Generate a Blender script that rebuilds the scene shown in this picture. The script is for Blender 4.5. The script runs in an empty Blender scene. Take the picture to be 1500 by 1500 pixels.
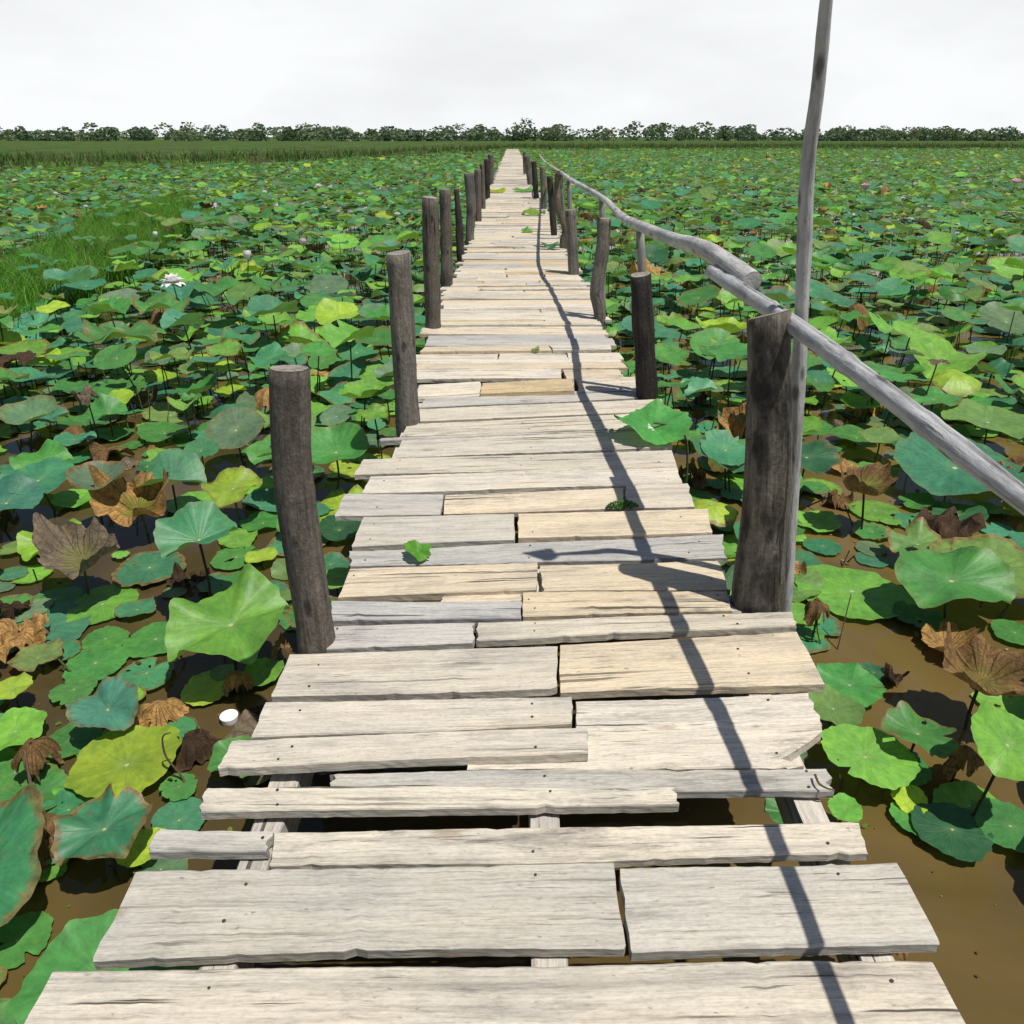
import bpy, math, random
import numpy as np
from mathutils import Vector

C = bpy.context.scene.collection
SC = bpy.context.scene
RS = np.random.RandomState(7)
random.seed(7)
PI = math.pi

# ------------------------------------------------------------------ camera
F, CX, CY, EYE, WATER = 1100.0, 750.0, 750.0, 1.4, -0.5
PITCH = math.atan2(550.0, F)
CP, SP = math.cos(PITCH), math.sin(PITCH)
cam_d = bpy.data.cameras.new('camera')
cam = bpy.data.objects.new('camera', cam_d)
C.objects.link(cam)
cam.location = (0, 0, EYE)
cam.rotation_euler = (PI/2 - PITCH, 0, 0)
cam_d.sensor_width = 36.0
cam_d.lens = 36.0 * F / 1500.0
cam_d.clip_start = 0.05
cam_d.clip_end = 6000
SC.camera = cam
SC.render.resolution_x = 1024
SC.render.resolution_y = 1024

def ray(px, py):
    a, b = (px-CX)/F, (py-CY)/F
    return (a, CP - b*SP, -SP - b*CP)

def at(px, py, z):                       # where the sight line meets a level plane
    d = ray(px, py)
    t = (z-EYE)/d[2]
    return Vector((d[0]*t, d[1]*t, z))

def at_depth(px, py, D):                 # where it meets the upright plane y = D
    d = ray(px, py)
    t = D/d[1]
    return Vector((d[0]*t, D, EYE+d[2]*t))

def project(p):
    y, z = p[1], p[2]-EYE
    zc = y*CP - z*SP
    return (CX + F*p[0]/zc, CY - F*(y*SP + z*CP)/zc, zc)

# ------------------------------------------------------------------ helpers
def tag(o, label=None, cat=None, group=None, kind=None):
    if label: o['label'] = label
    if cat: o['category'] = cat
    if group: o['group'] = group
    if kind: o['kind'] = kind
    return o

def empty(name, loc):
    o = bpy.data.objects.new(name, None)
    o.empty_display_size = 0.1
    C.objects.link(o)
    o.location = loc
    return o

def mesh_obj(name, V, faces, mats, parent=None, loc=(0, 0, 0), tint=None, gco=None, pol=None, mi=None, smooth=True):
    """V: (n,3) array in world units; the object's origin is put at loc."""
    V = np.asarray(V, dtype=np.float64) - np.asarray(loc, dtype=np.float64)
    me = bpy.data.meshes.new(name)
    if isinstance(faces, np.ndarray):
        nf, k = faces.shape
        me.vertices.add(len(V)); me.vertices.foreach_set('co', V.astype(np.float32).ravel())
        me.loops.add(nf*k); me.loops.foreach_set('vertex_index', faces.astype(np.int32).ravel())
        me.polygons.add(nf)
        me.polygons.foreach_set('loop_start', np.arange(0, nf*k, k, dtype=np.int32))
        me.update(calc_edges=True)
        me.validate()
    else:
        me.from_pydata([tuple(v) for v in V], [], [tuple(int(i) for i in f) for f in faces])
    n = len(me.vertices)
    if tint is not None:
        a = me.attributes.new('tint', 'FLOAT_COLOR', 'POINT')
        t = np.asarray(tint, dtype=np.float32)
        if t.ndim == 1: t = np.tile(t, (n, 1))
        a.data.foreach_set('color', t.ravel())
    if gco is not None:
        a = me.attributes.new('gco', 'FLOAT_VECTOR', 'POINT')
        a.data.foreach_set('vector', np.asarray(gco, dtype=np.float32).ravel())
    if pol is not None:
        a = me.attributes.new('pol', 'FLOAT_VECTOR', 'POINT')
        a.data.foreach_set('vector', np.asarray(pol, dtype=np.float32).ravel())
    for m in (mats if isinstance(mats, (list, tuple)) else [mats]):
        me.materials.append(m)
    if mi is not None:
        me.polygons.foreach_set('material_index', np.asarray(mi, dtype=np.int32))
    me.polygons.foreach_set('use_smooth', np.full(len(me.polygons), smooth, dtype=bool))
    me.update()
    o = bpy.data.objects.new(name, me)
    C.objects.link(o)
    if parent is not None:
        o.parent = parent
        o.location = Vector(loc) - parent.location
    else:
        o.location = loc
    return o

def fourier(rs, n=6, lo=1, hi=8):
    k = rs.uniform(lo, hi, n); p = rs.uniform(0, 2*PI, n); a = rs.uniform(.4, 1, n)/np.sqrt(n)
    return lambda t: sum(a[i]*np.sin(k[i]*t+p[i]) for i in range(n))

# ------------------------------------------------------------------ materials
class NT:
    def __init__(s, name):
        s.m = bpy.data.materials.new(name); s.m.use_nodes = True
        s.t = s.m.node_tree; s.t.nodes.clear()
        s.out = s.t.nodes.new('ShaderNodeOutputMaterial')
    def n(s, typ, **kw):
        nd = s.t.nodes.new('ShaderNode'+typ)
        for k, v in kw.items():
            if k.startswith('i_'):
                nd.inputs[k[2:].replace('_', ' ')].default_value = v
            else: setattr(nd, k, v)
        return nd
    def l(s, a, b): s.t.links.new(a, b)
    def attr(s, name):
        return s.n('Attribute', attribute_name=name)
    def mapping(s, vec, scale):
        m = s.n('Mapping'); m.inputs['Scale'].default_value = scale; s.l(vec, m.inputs['Vector']); return m.outputs[0]
    def noise(s, vec, scale=1, detail=6, rough=.55, dist=0):
        nd = s.n('TexNoise'); nd.inputs['Scale'].default_value = scale; nd.inputs['Detail'].default_value = detail
        nd.inputs['Roughness'].default_value = rough; nd.inputs['Distortion'].default_value = dist
        if vec is not None: s.l(vec, nd.inputs['Vector'])
        return nd.outputs['Fac']
    def ramp(s, fac, stops, interp='LINEAR'):
        r = s.n('ValToRGB'); cr = r.color_ramp; cr.interpolation = interp
        while len(cr.elements) < len(stops): cr.elements.new(.5)
        for e, (p, c) in zip(cr.elements, stops):
            e.position = p; e.color = c if len(c) == 4 else (*c, 1)
        s.l(fac, r.inputs[0]); return r.outputs[0]
    def mix(s, fac, a, b, mode='MIX'):
        m = s.n('Mix', data_type='RGBA', blend_type=mode)
        for sock, v in ((m.inputs[0], fac), (m.inputs[6], a), (m.inputs[7], b)):
            if hasattr(v, 'is_output'): s.l(v, sock)
            elif isinstance(v, (int, float)): sock.default_value = v
            else: sock.default_value = (*v, 1) if len(v) == 3 else v
        return m.outputs[2]
    def math(s, op, a, b=None, c=None):
        m = s.n('Math', operation=op)
        for i, v in enumerate((a, b, c)):
            if v is None: continue
            if hasattr(v, 'is_output'): s.l(v, m.inputs[i])
            else: m.inputs[i].default_value = v
        return m.outputs[0]
    def bump(s, h, strength=.5, dist=.01, normal=None):
        b = s.n('Bump'); b.inputs['Strength'].default_value = strength; b.inputs['Distance'].default_value = dist
        s.l(h, b.inputs['Height'])
        if normal is not None: s.l(normal, b.inputs['Normal'])
        return b.outputs[0]
    def principled(s, col, rough=.6, spec=.3, normal=None):
        p = s.n('BsdfPrincipled')
        for sock, v in (('Base Color', col), ('Roughness', rough)):
            if hasattr(v, 'is_output'): s.l(v, p.inputs[sock])
            elif isinstance(v, (int, float)): p.inputs[sock].default_value = v
            else: p.inputs[sock].default_value = (*v, 1)
        p.inputs['Specular IOR Level'].default_value = spec
        if normal is not None: s.l(normal, p.inputs['Normal'])
        return p
    def done(s, sh): s.l(sh, s.out.inputs['Surface']); return s.m

BW = lambda v: (v, v, v)

def mat_plank():
    s = NT('weathered_plank')
    g = s.attr('gco').outputs['Vector']; t = s.attr('tint')
    fine = s.noise(s.mapping(g, (7, 170, 170)), 1, 8, .72)
    grit = s.noise(s.mapping(g, (60, 190, 190)), 1, 4, .7)
    mid = s.noise(s.mapping(g, (.9, 30, 30)), 1, 5, .55, .12)
    blot = s.noise(s.mapping(g, (2.0, 6, 6)), 1, 6, .65, .3)
    crackn = s.noise(s.mapping(g, (1.1, 48, 48)), 1, 3, .5, .08)
    patch = s.noise(s.mapping(g, (1.1, 3.5, 3.5)), 1, 3, .5)
    crack = s.math('MULTIPLY', s.ramp(crackn, [(.635, BW(0)), (.662, BW(1))]), s.ramp(patch, [(.43, BW(0)), (.55, BW(1))]))
    fis = s.ramp(s.noise(s.mapping(g, (5.5, 120, 120)), 1, 3, .6, .05), [(.63, BW(0)), (.69, BW(1))])
    crack = s.math('MINIMUM', s.math('MULTIPLY', crack, t.outputs['Alpha']), 1.0)
    fis = s.math('MULTIPLY', fis, s.ramp(s.noise(s.mapping(g, (3.1, 9, 9)), 1, 4, .6), [(.43, BW(0)), (.58, BW(1))]))
    speck = s.ramp(s.noise(s.mapping(g, (34, 80, 80)), 1, 3, .5), [(.69, BW(0)), (.75, BW(1))])
    col = s.mix(1, t.outputs['Color'], s.ramp(fine, [(.28, BW(.58)), (.5, BW(1.0)), (.72, BW(1.2))]), 'MULTIPLY')
    col = s.mix(1, col, s.ramp(grit, [(.28, BW(.78)), (.5, BW(1.0)), (.75, BW(1.12))]), 'MULTIPLY')
    col = s.mix(1, col, s.ramp(mid, [(.28, (.72, .72, .73)), (.42, BW(.95)), (.55, BW(1)), (.75, (1.10, 1.08, 1.05))]), 'MULTIPLY')
    col = s.mix(1, col, s.ramp(blot, [(.30, (.74, .75, .78)), (.48, BW(1)), (.72, (1.07, 1.03, .96))]), 'MULTIPLY')
    stain = s.noise(s.mapping(g, (3, 15, 15)), 1, 6, .75, .4)
    col = s.mix(s.math('MULTIPLY', s.ramp(stain, [(.54, BW(0)), (.70, BW(1))]), s.math('MINIMUM', s.math('MULTIPLY', t.outputs['Alpha'], .55), .85)), col, (.17, .155, .14))
    col = s.mix(s.math('MULTIPLY', speck, .55), col, (.11, .09, .07))
    col = s.mix(s.math('MULTIPLY', fis, .72), col, (.10, .09, .08))
    col = s.mix(s.math('MULTIPLY', crack, .9), col, (.055, .047, .04))
    kn = s.n('TexVoronoi', feature='F1'); kn.inputs['Scale'].default_value = 1
    s.l(s.mapping(g, (2.1, 6.0, 6.0)), kn.inputs['Vector'])
    knot = s.ramp(s.math('ADD', kn.outputs['Distance'], s.math('MULTIPLY', s.math('SUBTRACT', grit, .5), .05)), [(.035, BW(1)), (.10, BW(0))])
    col = s.mix(s.math('MULTIPLY', knot, .5), col, (.20, .12, .06))
    h = s.math('ADD', s.math('MULTIPLY', fine, .7), s.math('MULTIPLY', grit, .35))
    h = s.math('SUBTRACT', s.math('SUBTRACT', h, s.math('MULTIPLY', crack, 1.6)), s.math('MULTIPLY', fis, .7))
    nb = s.bump(h, .7, .0028)
    return s.done(s.principled(col, .8, .18, nb).outputs[0])

def mat_post():
    s = NT('weathered_post')
    g = s.attr('gco').outputs['Vector']; t = s.attr('tint')
    fine = s.noise(s.mapping(g, (120, 120, 9)), 1, 7, .65, .2)
    mid = s.noise(s.mapping(g, (30, 30, 3.2)), 1, 6, .6, .6)
    blot = s.noise(s.mapping(g, (9, 9, 3)), 1, 5, .6, .3)
    burn = s.noise(s.mapping(g, (10, 10, 4.2)), 1, 4, .6, .3)
    ck = s.ramp(s.noise(s.mapping(g, (34, 34, 1.1)), 1, 3, .5, .2), [(.66, BW(0)), (.70, BW(1))])
    col = s.mix(1, t.outputs['Color'], s.ramp(fine, [(.25, BW(.62)), (.5, BW(1)), (.75, BW(1.35))]), 'MULTIPLY')
    col = s.mix(1, col, s.ramp(mid, [(.25, (.6, .58, .56)), (.5, BW(1)), (.78, (1.3, 1.27, 1.22))]), 'MULTIPLY')
    col = s.mix(1, col, s.ramp(blot, [(.3, (.72, .72, .74)), (.5, BW(1)), (.7, (1.18, 1.12, 1.02))]), 'MULTIPLY')
    st2 = s.noise(s.mapping(g, (55, 55, .9)), 1, 4, .6, .1)
    col = s.mix(1, col, s.ramp(st2, [(.3, BW(.70)), (.5, BW(1)), (.7, BW(1.2))]), 'MULTIPLY')
    kv = s.n('TexVoronoi', feature='F1'); kv.inputs['Scale'].default_value = 1
    s.l(s.mapping(g, (13, 13, 5.5)), kv.inputs['Vector'])
    knot = s.ramp(kv.outputs['Distance'], [(.08, BW(1)), (.2, BW(0))])
    col = s.mix(s.math('MULTIPLY', knot, .7), col, (.03, .024, .02))
    bm = s.math('MULTIPLY', s.ramp(burn, [(.48, BW(0)), (.62, BW(1))]), t.outputs['Alpha'])
    col = s.mix(s.math('MULTIPLY', bm, .88), col, (.018, .016, .015))
    col = s.mix(s.math('MULTIPLY', ck, .75), col, (.025, .02, .016))
    h = s.math('ADD', s.math('MULTIPLY', fine, .5), s.math('MULTIPLY', mid, .8))
    mot = s.noise(s.mapping(g, (70, 70, 48)), 1, 6, .72, .5)
    col = s.mix(1, col, s.ramp(mot, [(.28, BW(.55)), (.5, BW(1)), (.72, BW(1.5))]), 'MULTIPLY')
    h = s.math('ADD', h, s.math('MULTIPLY', mot, .9))
    h = s.math('SUBTRACT', s.math('ADD', h, s.math('MULTIPLY', st2, .8)), s.math('ADD', s.math('MULTIPLY', ck, 1.2), s.math('MULTIPLY', knot, .7)))
    return s.done(s.principled(col, .8, .2, s.bump(h, 1.0, .010)).outputs[0])

def mat_pole():
    s = NT('bleached_pole')
    g = s.attr('gco').outputs['Vector']; t = s.attr('tint')
    fine = s.noise(s.mapping(g, (90, 90, 12)), 1, 6, .6, .2)
    blot = s.noise(s.mapping(g, (14, 14, 5)), 1, 6, .65, .4)
    spot = s.ramp(s.noise(s.mapping(g, (70, 70, 26)), 1, 4, .6), [(.62, BW(0)), (.72, BW(1))])
    dk = s.ramp(s.noise(s.mapping(g, (30, 30, 2.6)), 1, 5, .65, .3), [(.54, BW(0)), (.70, BW(1))])
    col = s.mix(1, t.outputs['Color'], s.ramp(fine, [(.3, BW(.82)), (.5, BW(1)), (.7, BW(1.13))]), 'MULTIPLY')
    col = s.mix(1, col, s.ramp(blot, [(.3, (.50, .49, .48)), (.5, BW(1)), (.7, (1.22, 1.21, 1.18))]), 'MULTIPLY')
    col = s.mix(s.math('MULTIPLY', spot, .5), col, (.10, .085, .07))
    col = s.mix(s.math('MULTIPLY', dk, .6), col, (.12, .105, .09))
    kv = s.n('TexVoronoi', feature='F1'); kv.inputs['Scale'].default_value = 1
    s.l(s.mapping(g, (16, 16, 6)), kv.inputs['Vector'])
    knot = s.ramp(kv.outputs['Distance'], [(.10, BW(1)), (.2, BW(0))])
    col = s.mix(s.math('MULTIPLY', knot, .75), col, (.06, .05, .04))
    h = s.math('SUBTRACT', s.math('ADD', s.math('MULTIPLY', fine, .6), blot), s.math('ADD', s.math('MULTIPLY', dk, .6), s.math('MULTIPLY', knot, .4)))
    return s.done(s.principled(col, .6, .3, s.bump(h, .75, .006)).outputs[0])

def mat_sawn():
    s = NT('sawn_end')
    co = s.n('NewGeometry').outputs['Position']
    n = s.noise(co, 55, 6, .7); m = s.noise(co, 14, 4, .6)
    col = s.ramp(n, [(.3, (.12, .105, .09)), (.5, (.27, .245, .21)), (.7, (.40, .365, .31))])
    col = s.mix(1, col, s.ramp(m, [(.3, BW(.7)), (.7, BW(1.15))]), 'MULTIPLY')
    return s.done(s.principled(col, .85, .15, s.bump(n, .9, .006)).outputs[0])

def mat_leaf(name='lotus_blade'):
    s = NT(name)
    p = s.attr('pol'); t = s.attr('tint')
    sep = s.n('SeparateXYZ'); s.l(p.outputs['Vector'], sep.inputs[0])
    r, a, sd = sep.outputs
    # radial veins
    fr = s.math('FRACT', s.math('MULTIPLY', a, 21.0))
    dv = s.math('MULTIPLY', s.math('ABSOLUTE', s.math('SUBTRACT', fr, .5)), s.math('MULTIPLY', r, .30))
    vein = s.math('MULTIPLY', s.ramp(dv, [(.0015, BW(1)), (.0065, BW(0))]), s.ramp(r, [(.03, BW(1)), (.95, BW(.1))]))
    geo = s.n('NewGeometry')
    pos = geo.outputs['Position']
    n1 = s.noise(pos, 9, 5, .6); n2 = s.noise(pos, 42, 4, .6); n3 = s.noise(pos, 20, 6, .7, .6)
    # streaks fanning out from the middle
    cmb = s.n('CombineXYZ'); s.l(s.math('MULTIPLY', a, 46.0), cmb.inputs[0]); s.l(s.math('MULTIPLY', r, 2.2), cmb.inputs[1]); s.l(sd, cmb.inputs[2])
    st = s.noise(cmb.outputs[0], 1, 4, .6)
    col = s.mix(1, t.outputs['Color'], s.ramp(n1, [(.3, (.72, .78, .80)), (.5, BW(1)), (.7, (1.28, 1.18, 1.0))]), 'MULTIPLY')
    col = s.mix(1, col, s.ramp(n2, [(.3, BW(.84)), (.7, BW(1.14))]), 'MULTIPLY')
    col = s.mix(1, col, s.ramp(st, [(.3, BW(.83)), (.7, BW(1.16))]), 'MULTIPLY')
    pale = s.mix(.45, col, (.30, .46, .20))
    fr2 = s.math('FRACT', s.math('ADD', s.math('MULTIPLY', a, 63.0), s.math('MULTIPLY', n3, .5)))
    dv2 = s.math('MULTIPLY', s.math('ABSOLUTE', s.math('SUBTRACT', fr2, .5)), s.math('MULTIPLY', r, .10))
    v2 = s.math('MULTIPLY', s.ramp(dv2, [(.001, BW(1)), (.005, BW(0))]), s.ramp(r, [(.35, BW(0)), (.6, BW(1))]))
    col = s.mix(s.math('MULTIPLY', v2, .22), col, pale)
    col = s.mix(s.math('MULTIPLY', vein, .6), col, pale)
    col = s.mix(s.ramp(r, [(.0, BW(.35)), (.3, BW(0))]), col, pale)
    col = s.mix(s.ramp(r, [(.030, BW(1)), (.045, BW(0))]), col, (.55, .60, .30))
    # browned rim and dead blotches, only where the leaf is worn
    rim = s.math('ADD', r, s.math('MULTIPLY', s.math('SUBTRACT', n3, .5), .55))
    rim = s.math('MULTIPLY', s.ramp(rim, [(.84, BW(0)), (.93, BW(1))]), t.outputs['Alpha'])
    bl = s.math('MULTIPLY', s.ramp(n3, [(.60, BW(0)), (.68, BW(1))]), t.outputs['Alpha'])
    wear = s.math('MAXIMUM', rim, bl)
    brn = s.ramp(n2, [(.3, (.085, .04, .016)), (.5, (.22, .115, .04)), (.7, (.30, .20, .07))])
    col = s.mix(s.math('MULTIPLY', wear, .9), col, brn)
    sp = s.ramp(s.noise(pos, 120, 2, .5), [(.70, BW(0)), (.74, BW(1))])
    col = s.mix(s.math('MULTIPLY', sp, .6), col, (.15, .11, .04))
    under = s.mix(.4, col, (.26, .34, .14))
    colb = s.mix(geo.outputs['Backfacing'], col, under)
    h = s.math('ADD', s.math('MULTIPLY', vein, .6), s.math('MULTIPLY', s.noise(pos, 30, 5, .6), .8))
    nb = s.bump(h, .45, .006)
    pr = s.principled(colb, .46, .38, nb)
    tr = s.n('BsdfTranslucent')
    s.l(s.mix(1, colb, (1.05, 1.15, .45), 'MULTIPLY'), tr.inputs['Color'])
    mx = s.n('MixShader'); mx.inputs[0].default_value = .28
    s.l(pr.outputs[0], mx.inputs[1]); s.l(tr.outputs[0], mx.inputs[2])
    return s.done(mx.outputs[0])

def mat_withered():
    s = NT('withered_blade')
    t = s.attr('tint'); p = s.attr('pol')
    geo = s.n('NewGeometry'); pos = geo.outputs['Position']
    sep = s.n('SeparateXYZ'); s.l(p.outputs['Vector'], sep.inputs[0])
    r, a, sd = sep.outputs
    n1 = s.noise(pos, 26, 7, .7, .8); n2 = s.noise(pos, 110, 5, .65)
    fr = s.math('ABSOLUTE', s.math('SUBTRACT', s.math('FRACT', s.math('MULTIPLY', a, 21.0)), .5))
    vein = s.ramp(fr, [(.04, BW(1)), (.14, BW(0))])
    col = s.mix(1, t.outputs['Color'], s.ramp(n1, [(.28, (.32, .28, .25)), (.5, BW(1)), (.72, (1.6, 1.5, 1.2))]), 'MULTIPLY')
    col = s.mix(1, col, s.ramp(n2, [(.3, BW(.7)), (.7, BW(1.3))]), 'MULTIPLY')
    g = s.math('MULTIPLY', s.ramp(r, [(.25, BW(1)), (.7, BW(0))]), t.outputs['Alpha'])
    col = s.mix(g, col, (.17, .20, .03))
    col = s.mix(s.math('MULTIPLY', vein, .35), col, (.10, .06, .03))
    h = s.math('ADD', n1, s.math('ADD', s.math('MULTIPLY', n2, .4), s.math('MULTIPLY', vein, .4)))
    pr = s.principled(col, .75, .2, s.bump(h, .9, .01))
    tr = s.n('BsdfTranslucent'); s.l(col, tr.inputs['Color'])
    mx = s.n('MixShader'); mx.inputs[0].default_value = .18
    s.l(pr.outputs[0], mx.inputs[1]); s.l(tr.outputs[0], mx.inputs[2])
    return s.done(mx.outputs[0])

def mat_simple(name, col, rough=.6, spec=.3, nscale=40, lo=.7, hi=1.25, bump=.3):
    s = NT(name)
    co = s.n('NewGeometry').outputs['Position']
    n = s.noise(co, nscale, 5, .6)
    c = s.mix(1, col, s.ramp(n, [(.3, BW(lo)), (.7, BW(hi))]), 'MULTIPLY')
    return s.done(s.principled(c, rough, spec, s.bump(n, bump, .004)).outputs[0])

def mat_stem():
    s = NT('lotus_stalk')
    t = s.attr('tint'); co = s.n('NewGeometry').outputs['Position']
    n = s.noise(co, 60, 4, .6)
    c = s.mix(1, t.outputs['Color'], s.ramp(n, [(.3, BW(.6)), (.7, BW(1.3))]), 'MULTIPLY')
    return s.done(s.principled(c, .6, .3, s.bump(n, .4, .002)).outputs[0])

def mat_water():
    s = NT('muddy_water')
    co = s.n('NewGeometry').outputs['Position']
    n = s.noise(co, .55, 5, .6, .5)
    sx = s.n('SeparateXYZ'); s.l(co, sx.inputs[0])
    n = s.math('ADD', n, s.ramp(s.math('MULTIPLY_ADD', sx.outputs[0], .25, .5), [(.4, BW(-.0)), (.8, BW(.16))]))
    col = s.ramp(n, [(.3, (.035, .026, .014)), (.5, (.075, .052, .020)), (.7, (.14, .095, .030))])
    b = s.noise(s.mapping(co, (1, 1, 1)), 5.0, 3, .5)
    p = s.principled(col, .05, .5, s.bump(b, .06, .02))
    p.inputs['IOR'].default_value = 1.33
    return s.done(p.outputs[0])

def mat_petal():
    s = NT('lotus_petal')
    t = s.attr('tint'); p = s.attr('pol')
    sep = s.n('SeparateXYZ'); s.l(p.outputs['Vector'], sep.inputs[0])
    col = s.mix(s.ramp(sep.outputs[0], [(.55, BW(0)), (1, BW(.6))]), t.outputs['Color'], (.75, .36, .45))
    pr = s.principled(s.mix(t.outputs['Alpha'], t.outputs['Color'], col), .5, .3)
    tr = s.n('BsdfTranslucent'); s.l(t.outputs['Color'], tr.inputs['Color'])
    mx = s.n('MixShader'); mx.inputs[0].default_value = .3
    s.l(pr.outputs[0], mx.inputs[1]); s.l(tr.outputs[0], mx.inputs[2])
    return s.done(mx.outputs[0])

def mat_grass():
    s = NT('grass_blade')
    t = s.attr('tint')
    pr = s.principled(t.outputs['Color'], .5, .3)
    tr = s.n('BsdfTranslucent'); s.l(t.outputs['Color'], tr.inputs['Color'])
    mx = s.n('MixShader'); mx.inputs[0].default_value = .35
    s.l(pr.outputs[0], mx.inputs[1]); s.l(tr.outputs[0], mx.inputs[2])
    return s.done(mx.outputs[0])

def mat_bank():
    s = NT('grassy_bank')
    co = s.n('NewGeometry').outputs['Position']
    a = s.noise(co, .35, 6, .6, .5); b = s.noise(co, 4, 6, .7)
    col = s.ramp(a, [(.36, (.075, .055, .028)), (.46, (.05, .085, .02)), (.6, (.07, .14, .025)), (.75, (.12, .15, .04))])
    col = s.mix(1, col, s.ramp(b, [(.3, BW(.6)), (.7, BW(1.3))]), 'MULTIPLY')
    return s.done(s.principled(col, .9, .1, s.bump(b, 1, .15)).outputs[0])

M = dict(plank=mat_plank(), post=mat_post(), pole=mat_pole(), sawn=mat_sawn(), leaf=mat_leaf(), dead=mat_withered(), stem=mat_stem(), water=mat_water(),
         petal=mat_petal(), grass=mat_grass(), bank=mat_bank(),
         nail=mat_simple('rusty_nail', (.05, .035, .025), .6, .4, 200),
         foam=mat_simple('white_plastic', (.80, .81, .82), .3, .5, 60, .95, 1.03, .05),
         twig=mat_simple('dry_twig', (.10, .07, .045), .8, .2, 120),
         dropping=mat_simple('bird_dropping', (.72, .72, .68), .7, .2, 120, .85, 1.1))

# ------------------------------------------------------------------ world and sun
w = bpy.data.worlds.new('World'); SC.world = w; w.use_nodes = True
nt = w.node_tree; nt.nodes.clear()
sky = nt.nodes.new('ShaderNodeTexSky'); sky.sky_type = 'NISHITA'; sky.sun_disc = False
SHX, SHY = -0.30, 0.22                    # ground shadow of a one-metre pole
el = math.atan2(1.0, math.hypot(SHX, SHY))
sky.sun_elevation = el
sky.sun_rotation = math.atan2(-SHX, -SHY)
sky.air_density = 1.0; sky.dust_density = 1.0; sky.ozone_density = 1.0
def wn(t, **k):
    n_ = nt.nodes.new('ShaderNode'+t)
    for a_, b_ in k.items(): setattr(n_, a_, b_)
    return n_
# white haze and high cloud that thickens toward the horizon
geo = wn('TexCoord'); sp = wn('SeparateXYZ'); nt.links.new(geo.outputs['Generated'], sp.inputs[0])
mp = wn('Mapping'); mp.inputs['Scale'].default_value = (1, 1, 3.2); nt.links.new(geo.outputs['Generated'], mp.inputs[0])
cn = wn('TexNoise'); cn.inputs['Scale'].default_value = 2.6; cn.inputs['Detail'].default_value = 8; cn.inputs['Roughness'].default_value = .55
nt.links.new(mp.outputs[0], cn.inputs['Vector'])
elv = wn('MapRange'); elv.inputs[1].default_value = .12; elv.inputs[2].default_value = .21; elv.inputs[3].default_value = .66; elv.inputs[4].default_value = -.28
nt.links.new(sp.outputs[2], elv.inputs[0])
sm = wn('Math', operation='ADD'); nt.links.new(elv.outputs[0], sm.inputs[0]); nt.links.new(cn.outputs['Fac'], sm.inputs[1])
cr = wn('ValToRGB'); cr.color_ramp.elements[0].position = .5; cr.color_ramp.elements[1].position = .86
nt.links.new(sm.outputs[0], cr.inputs[0])
mxw = wn('Mix', data_type='RGBA'); nt.links.new(cr.outputs[0], mxw.inputs[0]); nt.links.new(sky.outputs[0], mxw.inputs[6])
SKYS = 0.072
cl = wn('MapRange'); cl.inputs[1].default_value = .35; cl.inputs[2].default_value = .6; cl.inputs[3].default_value = .88/SKYS; cl.inputs[4].default_value = 1.0/SKYS
nt.links.new(cn.outputs['Fac'], cl.inputs[0])
cw = wn('Mix', data_type='RGBA', blend_type='MULTIPLY'); cw.inputs[0].default_value = 1; cw.inputs[6].default_value = (.965, .985, 1, 1)
nt.links.new(cl.outputs[0], cw.inputs[7]); nt.links.new(cw.outputs[2], mxw.inputs[7])
bg = wn('Background'); bg.inputs[1].default_value = SKYS
wo = nt.nodes.new('ShaderNodeOutputWorld')
nt.links.new(mxw.outputs[2], bg.inputs[0]); nt.links.new(bg.outputs[0], wo.inputs[0])
sd = bpy.data.lights.new('sun', 'SUN'); sd.energy = 4.9; sd.angle = math.radians(.5); sd.color = (1.0, .955, .88)
sun = bpy.data.objects.new('sun', sd); C.objects.link(sun)
sun.rotation_euler = Vector((SHX, SHY, -1)).to_track_quat('-Z', 'Y').to_euler()
sun.location = (6, -5, 20)
SC.view_settings.view_transform = 'Standard'; SC.view_settings.look = 'None'
SC.view_settings.exposure = 0.0; SC.view_settings.gamma = 1

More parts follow.
